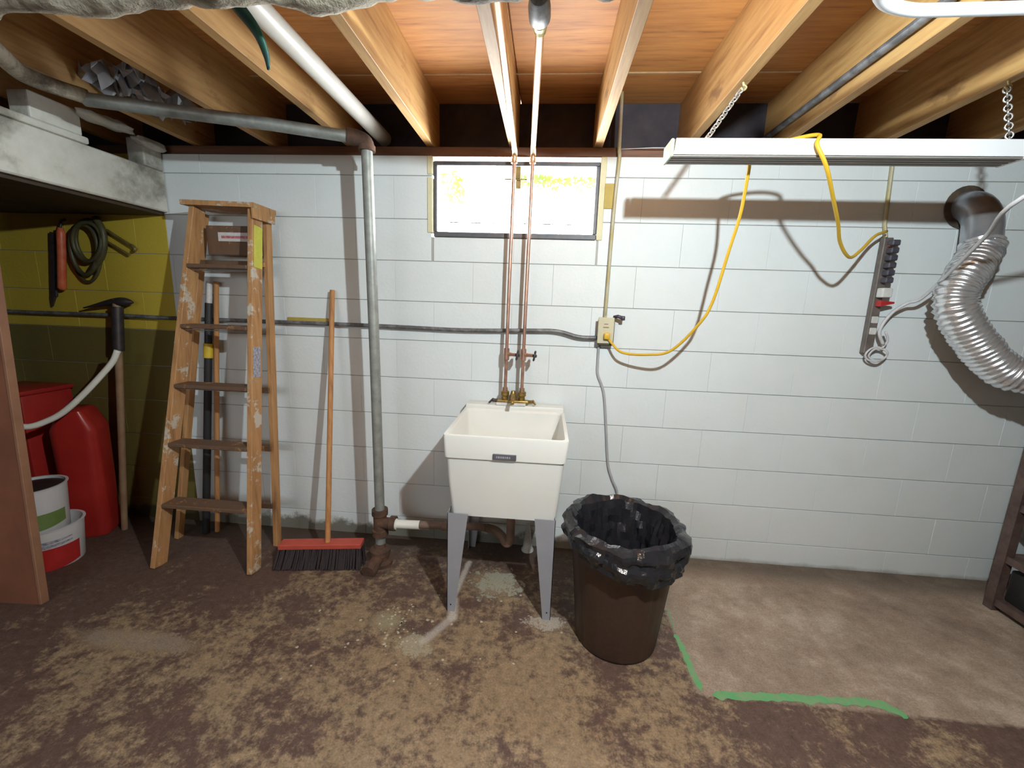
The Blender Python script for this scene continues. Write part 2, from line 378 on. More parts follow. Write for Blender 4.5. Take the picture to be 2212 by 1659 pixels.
def tube(bm, pts, r, seg=10, caps=True, rf=None, squash=1.0):
    pts = [Vector(p) for p in pts]; n = len(pts)
    tan = [(pts[min(i + 1, n - 1)] - pts[max(i - 1, 0)]).normalized() for i in range(n)]
    u = tan[0].orthogonal().normalized(); rings = []
    for i in range(n):
        if i:
            ax = tan[i - 1].cross(tan[i])
            if ax.length > 1e-7: u = Matrix.Rotation(tan[i - 1].angle(tan[i]), 3, ax.normalized()) @ u
        u = (u - tan[i] * u.dot(tan[i])).normalized(); v = tan[i].cross(u)
        rr = rf(i, n) if rf else r
        rings.append([bm.verts.new(pts[i] + (u * math.cos(a) * squash + v * math.sin(a)) * rr) for a in [2 * math.pi * k / seg for k in range(seg)]])
    for a, b in zip(rings, rings[1:]):
        for k in range(seg): bm.faces.new((a[k], a[(k + 1) % seg], b[(k + 1) % seg], b[k]))
    if caps: bm.faces.new(rings[0][::-1]); bm.faces.new(rings[-1])
    return rings
def TB(pts, r, seg=10, sm=0, **kw):
    bm = bmesh.new(); tube(bm, smooth_path(pts, sm) if sm else pts, r, seg, **kw); return bm
def lathe(bm, prof, c=(0, 0, 0), seg=24, axis='z', close=False):
    c = Vector(c); rings = []
    for r, h in prof:
        ring = []
        for k in range(seg):
            a = 2 * math.pi * k / seg; p = (r * math.cos(a), r * math.sin(a), h)
            if axis == 'y': p = (p[0], p[2], p[1])
            if axis == 'x': p = (p[2], p[0], p[1])
            ring.append(bm.verts.new(c + Vector(p)))
        rings.append(ring)
    for a, b in zip(rings, rings[1:]):
        for k in range(seg): bm.faces.new((a[k], a[(k + 1) % seg], b[(k + 1) % seg], b[k]))
    if not close: bm.faces.new(rings[0][::-1]); bm.faces.new(rings[-1])
    return rings
def loft(bm, loops, cap0=True, cap1=True):
    rings = [[bm.verts.new(p) for p in lp] for lp in loops]; n = len(rings[0])
    for a, b in zip(rings, rings[1:]):
        for k in range(n): bm.faces.new((a[k], a[(k + 1) % n], b[(k + 1) % n], b[k]))
    if cap0: bm.faces.new(rings[0][::-1])
    if cap1: bm.faces.new(rings[-1])
    return rings
def rrect(x0, x1, y0, y1, z, r=0.02, n=4):
    out = []
    for cx, cy, a0 in ((x1 - r, y1 - r, 0), (x0 + r, y1 - r, 90), (x0 + r, y0 + r, 180), (x1 - r, y0 + r, 270)):
        for k in range(n + 1):
            a = math.radians(a0 + 90 * k / n); out.append((cx + r * math.cos(a), cy + r * math.sin(a), z))
    return out
LERP = lambda a, b, s: Vector(a) * (1 - s) + Vector(b) * s

# ------------------------------------------------------------ the room
CZ = 2.325; JB = 2.09; RIM = 2.29
fm = BX((-5.0, -3.4, -0.15), (4.2, 2.45, 0.0)); floor = struct(link('floor', fm, 'floor'))
WX0, WX1, WZ0, WZ1 = -0.600, 0.235, 1.665, 2.045
bm = bmesh.new()
for lo, hi in (((-5.0, D + .005, -.1), (WX0, D + .2, 2.045)), ((WX1, D + .005, -.1), (4.2, D + .2, 2.045)), ((WX0, D + .005, -.1), (WX1, D + .2, WZ0))):
    box(bm, lo, hi)
wall = struct(link('wall_back', bm, 'mortar'))
kz = lambda n: 1.9525 - .2032 * (n - 1)
protos = {}
def block(x0, x1, z0, z1, mat):
    key = (round(x1 - x0, 3), round(z1 - z0, 3), mat)
    if key not in protos:
        wd, ht = x1 - x0, z1 - z0
        b_ = BX((-wd / 2 + .0003, 0, -ht / 2 + .0018), (wd / 2 - .0003, .03, ht / 2 - .0018), 0.0011, 1)
        me = bpy.data.meshes.new('block'); bmesh.ops.recalc_face_normals(b_, faces=b_.faces); b_.to_mesh(me); b_.free(); me.materials.append(M[mat]); protos[key] = me
    o = bpy.data.objects.new('block', protos[key]); COL.objects.link(o); o.parent = wall
    o.location = ((x0 + x1) / 2, D + random.uniform(-.0007, .0007), (z0 + z1) / 2)
XSPLIT = -2.03
rows = [(2.045, kz(1), 0.2032)] + [(kz(n), kz(n + 1), 0.0 if n % 2 else 0.2032) for n in range(1, 10)] + [(kz(10), -.03, 0.2032)]
for ri, (zt, zb, off) in enumerate(rows):
    x = -1.1966 + off - .4064 * 8
    while x < 3.0:
        a, b = x, x + .4064; x += .4064
        segs = [(a, b)]
        if zt > WZ0 + .01:
            segs = []
            if zb >= WZ0 - .02 or True:
                if a < WX0 - .002: segs.append((a, min(b, WX0)))
                if b > WX1 + .002: segs.append((max(a, WX1), b))
            if zb < WZ0 and min(b, WX1) - max(a, WX0) > .02:
                block(max(a, WX0), min(b, WX1), zb, WZ0, 'white_block')
        segs2 = []
        for s0, s1 in segs:
            if s0 < XSPLIT < s1: segs2 += [(s0, XSPLIT), (XSPLIT, s1)]
            else: segs2.append((s0, s1))
        for s0, s1 in segs2:
            if s1 - s0 < .012: continue
            if s1 <= XSPLIT + .001:
                if zb > 1.99: continue
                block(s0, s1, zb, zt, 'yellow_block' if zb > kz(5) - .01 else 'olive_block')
            else: block(s0, s1, zb, zt, 'white_block')
struct(link('wall_left', BX((-5.1, -3.4, -.1), (-4.95, 2.5, CZ)), 'plain_wall'))
struct(link('wall_right', BX((3.2, -3.4, -.1), (3.35, 2.5, CZ)), 'plain_wall'))
struct(link('wall_front', BX((-5.0, -3.5, -.1), (4.2, -3.4, CZ)), 'plain_wall'))
ceil = struct(link('ceiling', BX((-5.0, -3.4, CZ + .016), (4.2, RIM + .2, CZ + .06)), 'plywood'))
seam_y = 2.02
for i, (y0, y1) in enumerate(((seam_y + .006, RIM + .03), (seam_y - 1.22, seam_y - .006), (seam_y - 2.45, seam_y - 1.228), (-3.4, seam_y - 2.455))):
    for x0, x1 in ((-5.0, -2.62), (-2.615, -0.18), (-0.175, 2.26), (2.265, 4.2)):
        o = link('deck_panel', BX((x0, y0, CZ), (x1, y1, CZ + .016), .001), 'plywood', ceil)
link('panel_seam_strip', BX((-5.0, seam_y - .006, CZ - .001), (4.2, seam_y + .006, CZ + .014)), 'seam', ceil)
for k in range(-7, 9):
    x = 0.207 + .4064 * k
    o = link('joist', BX((-.019, -3.4, 0), (.019, RIM, CZ - JB), .0015), 'joist', ceil); o.location = (x, 0, JB)
    o.rotation_euler.y = random.uniform(-.012, .012)
struct(link('trim_1', BX((-5.0, D + .012, 2.045), (4.2, D + .16, 2.0885), .002), 'sill'))          # sill plate
struct(link('trim_2', BX((-5.0, RIM + .001, 2.089), (4.2, RIM + .04, CZ - .0005), .002), 'rim'))       # rim board
# outdoors behind the window

# ------------------------------------------------------------ window
win = bpy.data.objects.new('window_1', None); COL.objects.link(win); win.location = (-.18, D, WZ0); struct(win)
bm = bmesh.new(); fx0, fx1, fz0, fz1 = -.588, .222, 1.667, 2.022; y0, y1 = D + .004, D + .045
box(bm, (fx0, y0, fz0), (fx1, y1, fz0 + .026), .003); box(bm, (fx0, y0, fz1 - .019), (fx1, y1, fz1), .003)
box(bm, (fx0, y0, fz0 + .026), (fx0 + .017, y1, fz1 - .019), .003); box(bm, (fx1 - .017, y0, fz0 + .026), (fx1, y1, fz1 - .019), .003)
link('window_frame', bm, 'frame_steel', win)
link('pane', BX((fx0 + .015, D + .026, fz0 + .024), (fx1 - .015, D + .029, fz1 - .017)), 'glass', win)
link('casing', BX((WX0 - .018, D - .006, WZ0 + .02), (WX0 + .010, D + .03, 1.945), .003), 'cream', win)
link('casing', BX((WX0 - .018, D - .006, 1.958), (WX0 + .010, D + .03, 2.043), .003), 'cream', win)
link('casing', BX((WX1 - .012, D - .004, WZ0), (WX1 + .016, D + .03, 2.043), .003), 'cream', win)
link('glazing_bar', BX((-.51, D + .018, 1.738), (-.28, D + .024, 1.742)), 'frame_steel', win)
link('glazing_bar', BX((-.135, D + .018, 1.738), (.10, D + .024, 1.742)), 'frame_steel', win)
bm = bmesh.new(); box(bm, (-.235, D - .012, 1.934), (-.125, D - .004, 1.940), .001); box(bm, (-.180, D - .012, 1.895), (-.155, D + .02, 1.934), .003)
box(bm, (-.184, D - .008, 1.940), (-.158, D + .02, 1.998), .003)
link('latch', bm, 'olive_tool', win)
# shrub leaves seen through the top of the pane
bm = bmesh.new()
for i in range(260):
    x = random.uniform(-.2, .32) if i < 170 else random.uniform(-.66, -.5); z = (2.03 - abs(random.gauss(0, .02))) if i < 170 else random.uniform(1.9, 2.05)
    c_ = Vector((x, D + .30 + random.uniform(-.05, .05), z)); s = random.uniform(.012, .025)
    a = random.uniform(0, 6.28); u = Vector((math.cos(a), .2, math.sin(a))) * s; v = Vector((-math.sin(a), .1, math.cos(a))) * s * .4
    bm.faces.new([bm.verts.new(c_ + q) for q in (u, v, -u, -v)])
o = link('shrub_leaves', bm, 'leaf'); tag(o, 'bright green shrub leaves outside the top of the window', 'leaves'); o['kind'] = 'stuff'

# ------------------------------------------------------------ big white boxed beam, upper left
bx = -2.0
beam = thing('boxed_beam', 'chipped white boxed beam with shade-coloured underside running to the wall at left', 'beam', (bx, 1.0, 1.757))
link('beam_face', BX((bx - .03, -2.5, 1.757), (bx, D - .004, 1.955), .006), 'beam_paint', beam)
link('underside', BX((-3.9, -2.5, 1.742), (bx - .0305, D - .004, 1.765)), 'inside_and_shade', beam)  # underside of the white box coloured dark for its shade
link('ledge', BX((bx - .10, -2.5, 1.956), (bx + .008, 1.80, 1.985), .008, 2), 'beam_paint', beam)
for ya, yb in ((2.06, D - .006), (1.60, 1.785), (1.0, 1.2)):
    link('post_block', BX((bx - .09, ya, 1.956 + (.03 if yb < 1.9 else 0)), (bx - .003, yb, 2.085), .006, 2), 'beam_paint', beam)
link('cavity_back', BX((bx - .42, -2.5, 1.956), (bx - .38, D - .006, 2.085)), 'inside_and_shade', beam)
bm = bmesh.new(); 
for i, p in enumerate(((-2.0, 1.93, 2.085), (-1.985, 1.84, 2.075), (-1.99, 2.09, 2.06))):
    r = bmesh.ops.create_icosphere(bm, subdivisions=3, radius=1)
    for v in r['verts']:
        n = v.co.copy(); v.co = Vector(p) + Vector((n.x * .035, n.y * .085, n.z * .022)) * (1 + .35 * noise.noise(n * 2 + Vector((i, 0, 0))))
link('plaster_lump', bm, 'beam_paint', beam, 'all')

# ------------------------------------------------------------ wrapped pipe crossing under the joists at the top of the view
def lumpy(pts, r, amp, seed, seg=16, n=14):
    bm = bmesh.new(); path = smooth_path(pts, n); rings = tube(bm, path, r, seg)
    for v in bm.verts:
        q = v.co * 6 + Vector((seed, 0, 0)); v.co += Vector((0, noise.noise(q), .6 * noise.noise(q + Vector((9, 9, 9))))) * amp
        q = v.co * 22; v.co += Vector((0, noise.noise(q), .6 * noise.noise(q + Vector((5, 1, 3))))) * amp * .45
    return bm
o = link('wrapped_pipe', lumpy([(-2.3, 1.15, 2.062), (-1.6, 1.115, 2.06), (-.95, 1.068, 2.054), (-.55, 1.07, 2.05), (0, 1.06, 2.052), (.40, 1.03, 2.055)], .040, .030, 1, 20, 30), 'wrap', None, 'all')
tag(o, 'ragged grey-white wrapped pipe crossing under the joists at the top', 'pipe')
bm = bmesh.new()
tube(bm, smooth_path([(-.83, 1.16, 2.075), (-.80, 1.195, 2.03), (-.79, 1.215, 1.985), (-.785, 1.215, 1.95)], 5), .02, 8, rf=lambda i, n: .030 - .022 * i / n, squash=.4)
tag(link('hanging_strap', bm, 'green_cloth', None, 'all'), 'dark green strap end hanging from the wrapped pipe', 'strap')
bm = lumpy([(-1.745, 1.588, 2.045), atz(60, 165, 2.05), atz(0, 118, 2.055), atz(-150, 0, 2.06)], .026, .010, 5)
tag(link('wrapped_branch_pipe', bm, 'wrap', None, 'all'), 'short grey lagged pipe above the white beam at far left', 'pipe')

# ------------------------------------------------------------ white pvc pipe between joists
pv = link('ceiling_pipe', TB([(-.865, -.6, 2.15), (-.865, 2.26, 2.15)], .035, 20), 'pvc', None, 30)
tag(pv, 'thick white plastic pipe running between the joists left of centre', 'pipe')
# dark pipe by the joists at right and white bent conduit
tag(link('ceiling_conduit', TB([(.978, -.3, 2.135), (.980, 1.4, 2.14), (.984, 2.28, 2.15)], .0135, 12), 'conduit', None, 30), 'thin dark pipe along a joist above the light fixture', 'pipe')
tag(link('bent_conduit', TB([(.60, .9, 2.05), (.66, 1.06, 2.05), (.715, 1.15, 2.05), (.80, 1.192, 2.05), (.92, 1.197, 2.05), (1.3, 1.19, 2.05), (2.3, 1.17, 2.05)], .0135, 14, 6), 'fixture', None, 'all'),
    'glossy white bent conduit across the top right joists', 'conduit')
# crumpled foil between joists
bm = bmesh.new(); N = 18; g = [[None] * N for _ in range(N)]
for i in range(N):
    for j in range(N):
        u, v = i / (N - 1), j / (N - 1); q = Vector((u * 5, v * 5, 2))
        g[i][j] = bm.verts.new((-1.79 + .17 * u + .05 * noise.noise(q), 1.62 + .36 * v + .05 * noise.noise(q + Vector((7, 0, 0))), 2.16 + .09 * noise.noise(q * 1.3 + Vector((0, 8, 0))) + .05 * noise.noise(q * 3)))
for i in range(N - 1):
    for j in range(N - 1): bm.faces.new((g[i][j], g[i + 1][j], g[i + 1][j + 1], g[i][j + 1]))
o = link('foil_scrap', bm, 'sheet_metal'); tag(o, 'crumpled silvery foil scrap tucked between the left joists', 'foil')
so = o.modifiers.new('thick', 'SOLIDIFY'); so.thickness = .002

# ------------------------------------------------------------ galvanised drain stack
PX, PY = -.800, 1.915
st = thing('drain_stack', 'galvanised vent pipe with rusty tee standing left of the sink', 'pipe', (PX, PY, 0))
link('vertical_pipe', TB([(PX, PY, .29), (PX - .004, PY, 1.1), (PX - .012, PY - .005, 1.99)], .024, 20), 'galv', st, 30)
bm = TB([(PX - .012, PY - .005, 1.975), (PX - .014, PY - .005, 2.005), (PX - .028, PY - .012, 2.018), (PX - .055, PY - .03, 2.023), (PX - .082, PY - .045, 2.023)], .032, 16, 4)
lathe(bm, [(.036, -.01), (.036, .012)], (PX - .012, PY - .005, 1.985), 18)
link('elbow', bm, 'rust', st, 40, )
link('overhead_pipe', TB([(PX - .05, PY - .022, 2.023), (-1.14, 1.77, 2.026), (-1.75, 1.585, 2.04)], .024, 20), 'galv', st, 30)
bm = bmesh.new()
lathe(bm, [(.026, .155), (.040, .155), (.040, .185), (.033, .19), (.033, .262), (.040, .268), (.040, .297), (.026, .297)], (PX, PY, 0), 20)
lathe(bm, [(.028, .0), (.028, .055), (.037, .057), (.037, .085), (.024, .085)], (PX, PY - .008, .228), 18, 'x')
link('tee_fitting', bm, 'rust', st, 40)
link('lower_pipe', TB([(PX, PY, .08), (PX, PY, .16)], .025, 18), 'galv', st, 30)
bm = bmesh.new()
lathe(bm, [(.062, 0), (.062, .018), (.046, .03), (.044, .05), (.052, .055), (.052, .082), (.030, .095), (.027, .11)], (PX, PY - .01, 0), 20)
tube(bm, [(PX, PY - .03, .045), (PX - .01, PY - .10, .03)], .03, 14); tube(bm, [(PX - .008, PY - .085, .034), (PX - .013, PY - .13, .025)], .036, 8)
link('cleanout', bm, 'rust', st, 40)
# drain arm
da = st
bm = TB([(-.715, 1.907, .226), (-.59, 1.907, .230)], .022, 18); lathe(bm, [(.0235, 0), (.028, .003), (.028, .035), (.0235, .038)], (-.745, 1.907, .225), 18, 'x')
link('white_section', bm, 'pvc', da, 40)
bm = TB([(-.60, 1.907, .231), (-.30, 1.91, .243), (-.24, 1.90, .245)], .019, 16); lathe(bm, [(.02, 0), (.024, .002), (.024, .03), (.02, .032)], (-.475, 1.907, .236), 16, 'x')
link('brown_section', bm, 'brown_pipe', da, 40)
bm = TB([(-.25, 1.90, .246), (-.20, 1.89, .24), (-.165, 1.88, .215), (-.155, 1.87, .20), (-.14, 1.86, .195), (-.125, 1.86, .215), (-.125, 1.86, .28), (-.125, 1.86, .46)], .021, 16, 5)
link('trap', bm, 'brown_pipe', da, 'all')
# white funnel-shaped thing beneath the sink
bm = bmesh.new(); lathe(bm, [(.034, 0), (.034, .008), (.026, .02), (.012, .135), (.010, .16)], (-.045, 2.125, 0), 20)
tag(link('plastic_cone', bm, 'white_plastic', None, 35), 'small white plastic cone standing on the floor behind the right sink leg', 'cone')

# ------------------------------------------------------------ laundry sink
sk = thing('laundry_sink', 'white plastic laundry sink on grey legs below the window', 'sink', (-.145, 1.86, 0))
def sag(lp, x0, x1, y0, amt):
    return [(x, y, z - (amt * math.sin(math.pi * min(max((x - x0) / (x1 - x0), 0), 1)) if y < y0 + .03 else 0)) for x, y, z in lp]
ox0, ox1, oy0, oy1 = -.396, .112, 1.600, 2.135
bm = bmesh.new()
loops = [rrect(-.366, .080, 1.635, 2.11, .448, .02), rrect(-.381, .092, 1.618, 2.122, .60, .02), sag(rrect(-.388, .100, 1.611, 2.128, .712, .02), -.39, .10, 1.61, .018),
         sag(rrect(-.395, .107, 1.602, 2.132, .720, .02), -.39, .10, 1.60, .018), rrect(ox0 - .002, ox1 + .002, oy0, oy1, .808, .014), rrect(ox0, ox1, oy0 + .002, oy1, .815, .013),
         rrect(ox0 + .014, ox1 - .014, oy0 + .014, oy1 - .075, .815, .02), rrect(ox0 + .018, ox1 - .018, oy0 + .02, oy1 - .082, .805, .03),
         rrect(-.350, .065, 1.66, 2.035, .50, .05), rrect(-.335, .05, 1.68, 2.02, .475, .06)]
loft(bm, loops, True, True)
link('basin', bm, 'sink', sk, 30)
link('back_ledge', BX((ox0 + .004, 2.062, .812), (ox1 - .004, 2.152, .838), .006, 2), 'sink', sk, 30)
for i, (x, y, s, f) in enumerate(((-.378, 1.607, 1, 1), (.078, 1.607, -1, 1), (-.372, 2.118, 1, -1), (.072, 2.118, -1, -1))):
    bm = bmesh.new(); T, B_, th = .088, .034, .0025; zt = .47 if i < 2 else .455
    a = lambda z, w: [(x, y, z), (x + s * w, y, z), (x + s * w, y + f * th, z), (x, y + f * th, z)]
    hexa(bm, a(0, B_), a(zt, T))
    a = lambda z, w: [(x, y, z), (x + s * th, y, z), (x + s * th, y + f * w, z), (x, y + f * w, z)]
    hexa(bm, a(0, B_), a(zt, T * .75))
    lg = link('leg', bm, 'leg_metal', sk)
    if i < 2:
        b2 = bmesh.new(); lathe(b2, [(.0035, 0), (.0035, .001)], (x + s * .017, y - .001, .035), 10, 'y'); link('bolt_hole', b2, 'black_rubber', lg)
bd = link('badge', BX((-.190, 1.594, .722), (-.095, 1.602, .747), .002), 'badge', sk)
bm = bmesh.new(); x = -.176
for wd in (.006, .009, .007, .008, .006, .009, .007):
    box(bm, (x, 1.5933, .731), (x + wd - .002, 1.5945, .739)); x += wd + .0012
link('lettering', bm, 'badge_text', bd)

# ------------------------------------------------------------ faucet and copper supply pipes
fa = thing('faucet', 'old brass two-handled faucet on the back of the sink', 'faucet', (-.152, 2.09, .838))
bm = bmesh.new()
box(bm, (-.235, 2.075, .842), (-.070, 2.115, .862), .006, 2)
for x in (-.195, -.108): lathe(bm, [(.014, 0), (.017, .006), (.017, .022), (.022, .026), (.022, .045), (.014, .05), (.013, .066)], (x, 2.100, .858), 14)
lathe(bm, [(.018, 0), (.020, .02), (.014, .035), (.010, .05)], (-.152, 2.092, .86), 14)
link('body', bm, 'brass', fa, 40)
link('spout', TB([(-.152, 2.09, .885), (-.150, 2.05, .892), (-.148, 2.0, .885), (-.147, 1.975, .868)], .010, 12, 4), 'brass', fa, 'all')
for s, x in ((-1, -.235), (1, -.070)):
    bm = bmesh.new(); tube(bm, [(x - s * .004, 2.09, .855), (x + s * .022, 2.082, .858)], .009, 10)
    bar(bm, (x + s * .020, 2.10, .862), (x + s * .034, 2.05, .852), .010, .008, .002)
    link('handle', bm, 'dark_tool' if s < 0 else 'brass', fa, 40)
link('mounting_plate', BX((-.235, 2.056, .8385), (-.085, 2.070, .852), .002), 'white_plastic', fa)
def cpipe(x, xc, label, y, coup):
    c = thing('water_pipe', label, 'pipe', (x, y, .91), 'copper water pipes in front of the window')
    link('riser', TB([(x - .006, y, .905), (x - .002, y, 1.4), (x + .004, y, 2.005)], .0085, 14), 'copper', c, 30)
    bm = TB([(x + .004, y, 1.99), (x + .005, y - .002, 2.016), (x + .006, y - .014, 2.032), (x + .006, y - .035, 2.036), (x + .006, y - .05, 2.036)], .0125, 14, 4)
    for zz in (1.985, 2.008): lathe(bm, [(.0145, 0), (.0145, .006)], (x + .004, y, zz), 14)
    link('elbow', bm, 'copper_lit', c, 'all')
    link('ceiling_run', TB([(x + .006, y - .045, 2.036), (xc, coup, 2.036)], .0115, 16), 'copper_lit', c, 30)
    # stop valve with handwheel, stem pointing right and a little forward
    vz = 1.098
    bm = bmesh.new(); lathe(bm, [(.011, -.03), (.014, -.028), (.014, .028), (.011, .03)], (x - .004, y, vz), 14)
    tube(bm, [(x - .004, y, vz), (x + .045, y - .028, vz + .001)], .0085, 12); lathe(bm, [(.011, 0), (.011, .012)], (x + .006, y - .006, vz), 6, 'x')
    vb = link('stop_valve', bm, 'copper', c, 40)
    bm = bmesh.new(); cx, cy = x + .052, y - .032
    ring = [(0 + cx + .004 * math.sin(a), cy + .022 * math.cos(a), vz + .022 * math.sin(a)) for a in [math.pi * 2 * k / 20 for k in range(21)]]
    tube(bm, ring, .005, 8, caps=False); tube(bm, [(cx - .006, cy + .004, vz), (cx + .008, cy - .004, vz)], .008, 10)
    for a in (0, 1.05, 2.1): tube(bm, [(cx, cy + .022 * math.cos(a), vz + .022 * math.sin(a)), (cx, cy - .022 * math.cos(a), vz - .022 * math.sin(a))], .003, 6)
    link('handwheel', bm, 'black_knob', vb, 'all')
    return c
ca = cpipe(-.187, -.150, 'left copper water pipe rising from the faucet past the window', 2.080, 1.10)
cb = cpipe(-.102, -.052, 'right copper water pipe rising from the faucet past the window', 2.080, 1.225)
bm = bmesh.new(); lathe(bm, [(.012, -.035), (.019, -.033), (.019, -.02), (.014, -.018), (.016, 0)], (-.052, 1.225, 2.036), 14, 'y')
link('ferrule', bm, 'hook', cb, 40)
bm = bmesh.new(); lathe(bm, [(.012, -.13), (.022, -.125), (.027, -.09), (.027, -.05), (.018, -.037)], (-.052, 1.225, 2.036), 16, 'y')
link('coupling', bm, 'conduit', cb, 40)

# ------------------------------------------------------------ electrical: outlet box, conduits, wires
ob = thing('outlet_box', 'beige outlet box on the white wall right of the copper pipes', 'outlet', (.296, D, 1.16))
link('box_body', BX((.262, D - .050, 1.158), (.338, D - .003, 1.288), .003), 'boxm', ob)
cv = link('cover_plate', BX((.256, D - .058, 1.168), (.334, D - .0505, 1.296), .0025, 2), 'boxp', ob)
bm = bmesh.new(); box(bm, (.281, D - .0595, 1.245), (.309, D - .0575, 1.25)); box(bm, (.285, D - .0595, 1.262), (.305, D - .0575, 1.2655)); 
link('socket_slot', bm, 'board_edge', cv)
bm = bmesh.new(); tube(bm, [(.335, D - .03, 1.298), (.35, D - .045, 1.303), (.372, D - .05, 1.296)], .009, 10); box(bm, (.366, D - .06, 1.284), (.384, D - .04, 1.306), .003)
link('wire_clip', bm, 'plug', ob, 'all')
pts = [at(590, 695, 2.145), at(820, 704, 2.145), at(1000, 713, 2.147), at(1150, 714, 2.147), at(1205, 716, 2.146), at(1250, 728, 2.145), (.262, D - .024, 1.192)]
pts = [at(370, 687, 2.145)] + pts
tag(link('wall_conduit', TB(pts, .0105, 12, 5), 'conduit', None, 'all'), 'dark conduit running level along the white wall to the outlet box', 'conduit')
tag(link('wall_conduit', TB([(-3.6, 2.14, 1.222), at(10, 672, 2.145), at(250, 681, 2.145), at(366, 687, 2.145)], .0105, 12, 5), 'conduit', None, 'all'), 'dark conduit running level along the yellow wall at left', 'conduit')
tag(link('yellow_run', BX((-1.385, D - .008, 1.212), (-1.16, D - .001, 1.238), .002), 'yellow_old'), 'old yellow paint-caked strip above the conduit left of the broom', 'strip')
tag(link('riser_conduit', TB([(.292, D - .022, 1.297), (.293, D - .014, 1.34), (.297, D - .013, 1.80), (.305, D - .014, 2.03), (.30, D - .02, 2.08), (.293, D - .022, 2.31)], .0085, 12, 4), 'conduit_w', None, 'all'),
    'paint-smeared vertical conduit rising from the outlet box beside the window', 'conduit')
tag(link('painted_patch', BX((.248, D - .007, 1.812), (.292, D - .0015, 1.925), .001), 'yellow_old'), 'mustard yellow plate on the wall at the right edge of the window', 'plate')
tag(link('stapled_wire', TB([(.225, 2.20, 2.083), (.45, 2.150, 2.078), (1.2, 2.15, 2.082)], .0022, 6), 'wire'), 'thin bare wire along the sill right of the window', 'wire')
g1 = [(.272, D - .010, 1.157), (.273, D - .009, 1.06), (.278, D - .008, 1.0), at(1304, 848, 2.16), at(1309, 920, 2.16), at(1313, 1000, 2.16), at(1322, 1035, 2.158), at(1334, 1072, 2.155), (.44, 2.158, .1), (.44, 2.15, .004)]
tag(link('dangling_cable', TB(g1, .0065, 10, 5), 'grey_cable', None, 'all'), 'grey cable dropping from the outlet box behind the bin', 'cable')

ec = [(.300, D - .068, 1.205), at(1322, 742, 2.10), at(1345, 762, 2.06), at(1400, 766, 2.00), at(1450, 757, 1.96), at(1510, 700, 1.89), at(1540, 650, 1.86), at(1575, 540, 1.80), at(1600, 460, 1.75), at(1617, 370, 1.69), at(1628, 325, 1.655),
      (.80, 1.625, 1.925), (.855, 1.565, 1.918), at(1765, 312, 1.535), at(1785, 360, 1.54), at(1800, 430, 1.62), at(1810, 480, 1.70), at(1815, 525, 1.78), at(1835, 556, 1.85), at(1860, 540, 1.93), at(1890, 510, 2.02), at(1915, 500, 2.095)]
co_ = thing('extension_cord', 'yellow extension cord draped over the light fixture to the outlet box', 'cord', (.3, 2.1, 1.2))
link('cable', TB(ec, .0062, 10, 6), 'cord', co_, 'all')
bm = bmesh.new(); box(bm, (.286, D - .083, 1.190), (.314, D - .0585, 1.222), .006, 2); link('plug', bm, 'cord', co_, 40)

# ------------------------------------------------------------ strip light on chains
fy0, fy1 = 1.55, 1.640; lx0, lx1 = .384, 1.485
lf = thing('strip_light', 'long white strip light hanging on two chains, unlit', 'light', ((lx0 + lx1) / 2, 1.58, 1.85))
bm = bmesh.new()
hexa(bm, [(lx0 + .012, fy0, 1.853), (lx0 + .012, fy1, 1.853), (lx0 + .018, fy1 - .01, 1.904), (lx0 + .018, fy0 + .004, 1.904)], [(lx1 - .012, fy0, 1.853), (lx1 - .012, fy1, 1.853), (lx1 - .018, fy1 - .01, 1.904), (lx1 - .018, fy0 + .004, 1.904)])
link('housing', bm, 'fixture', lf)
bm = bmesh.new()
for k in range(4): box(bm, (lx0 + .004, fy0 + .004 + .0215 * k, 1.8475), (lx1 - .004, fy0 + .0215 + .0215 * k, 1.8525), .0012)
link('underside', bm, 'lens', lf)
for x0 in (lx0, lx1 - .012):
    link('end_cap', BX((x0, fy0 - .002, 1.8465), (x0 + .0119, fy1 + .002, 1.902), .003), 'endcap' if x0 == lx0 else 'fixture', lf)
def chain(p, q, n):
    bm = bmesh.new(); p = Vector(p); q = Vector(q); d = (q - p); L = d.length / n; d.normalize(); u = d.orthogonal().normalized()
    for i in range(n):
        c_ = p + d * (L * (i + .5)); s = u if i % 2 else d.cross(u); a_ = L * .72; b_ = .0085
        tube(bm, [c_ + d * math.cos(t_) * a_ + s * math.sin(t_) * b_ for t_ in [2 * math.pi * k / 12 for k in range(13)]], .0026, 6, caps=False)
    return bm
for top, bot in (((.611, 1.60, 2.072), (.505, 1.585, 1.906)), ((1.420, 1.60, 2.072), (1.452, 1.585, 1.906))):
    ch = link('chain', chain(top, bot, 12), 'chain', lf, 'all')
    bm = bmesh.new(); tube(bm, smooth_path([(top[0], 1.60, 2.091), (top[0] + .004, 1.60, 2.082), (top[0] + .012, 1.60, 2.075), (top[0] + .004, 1.60, 2.066), (top[0] - .006, 1.60, 2.074)], 4), .0035, 8)
    link('hook', bm, 'hook', ch, 'all')

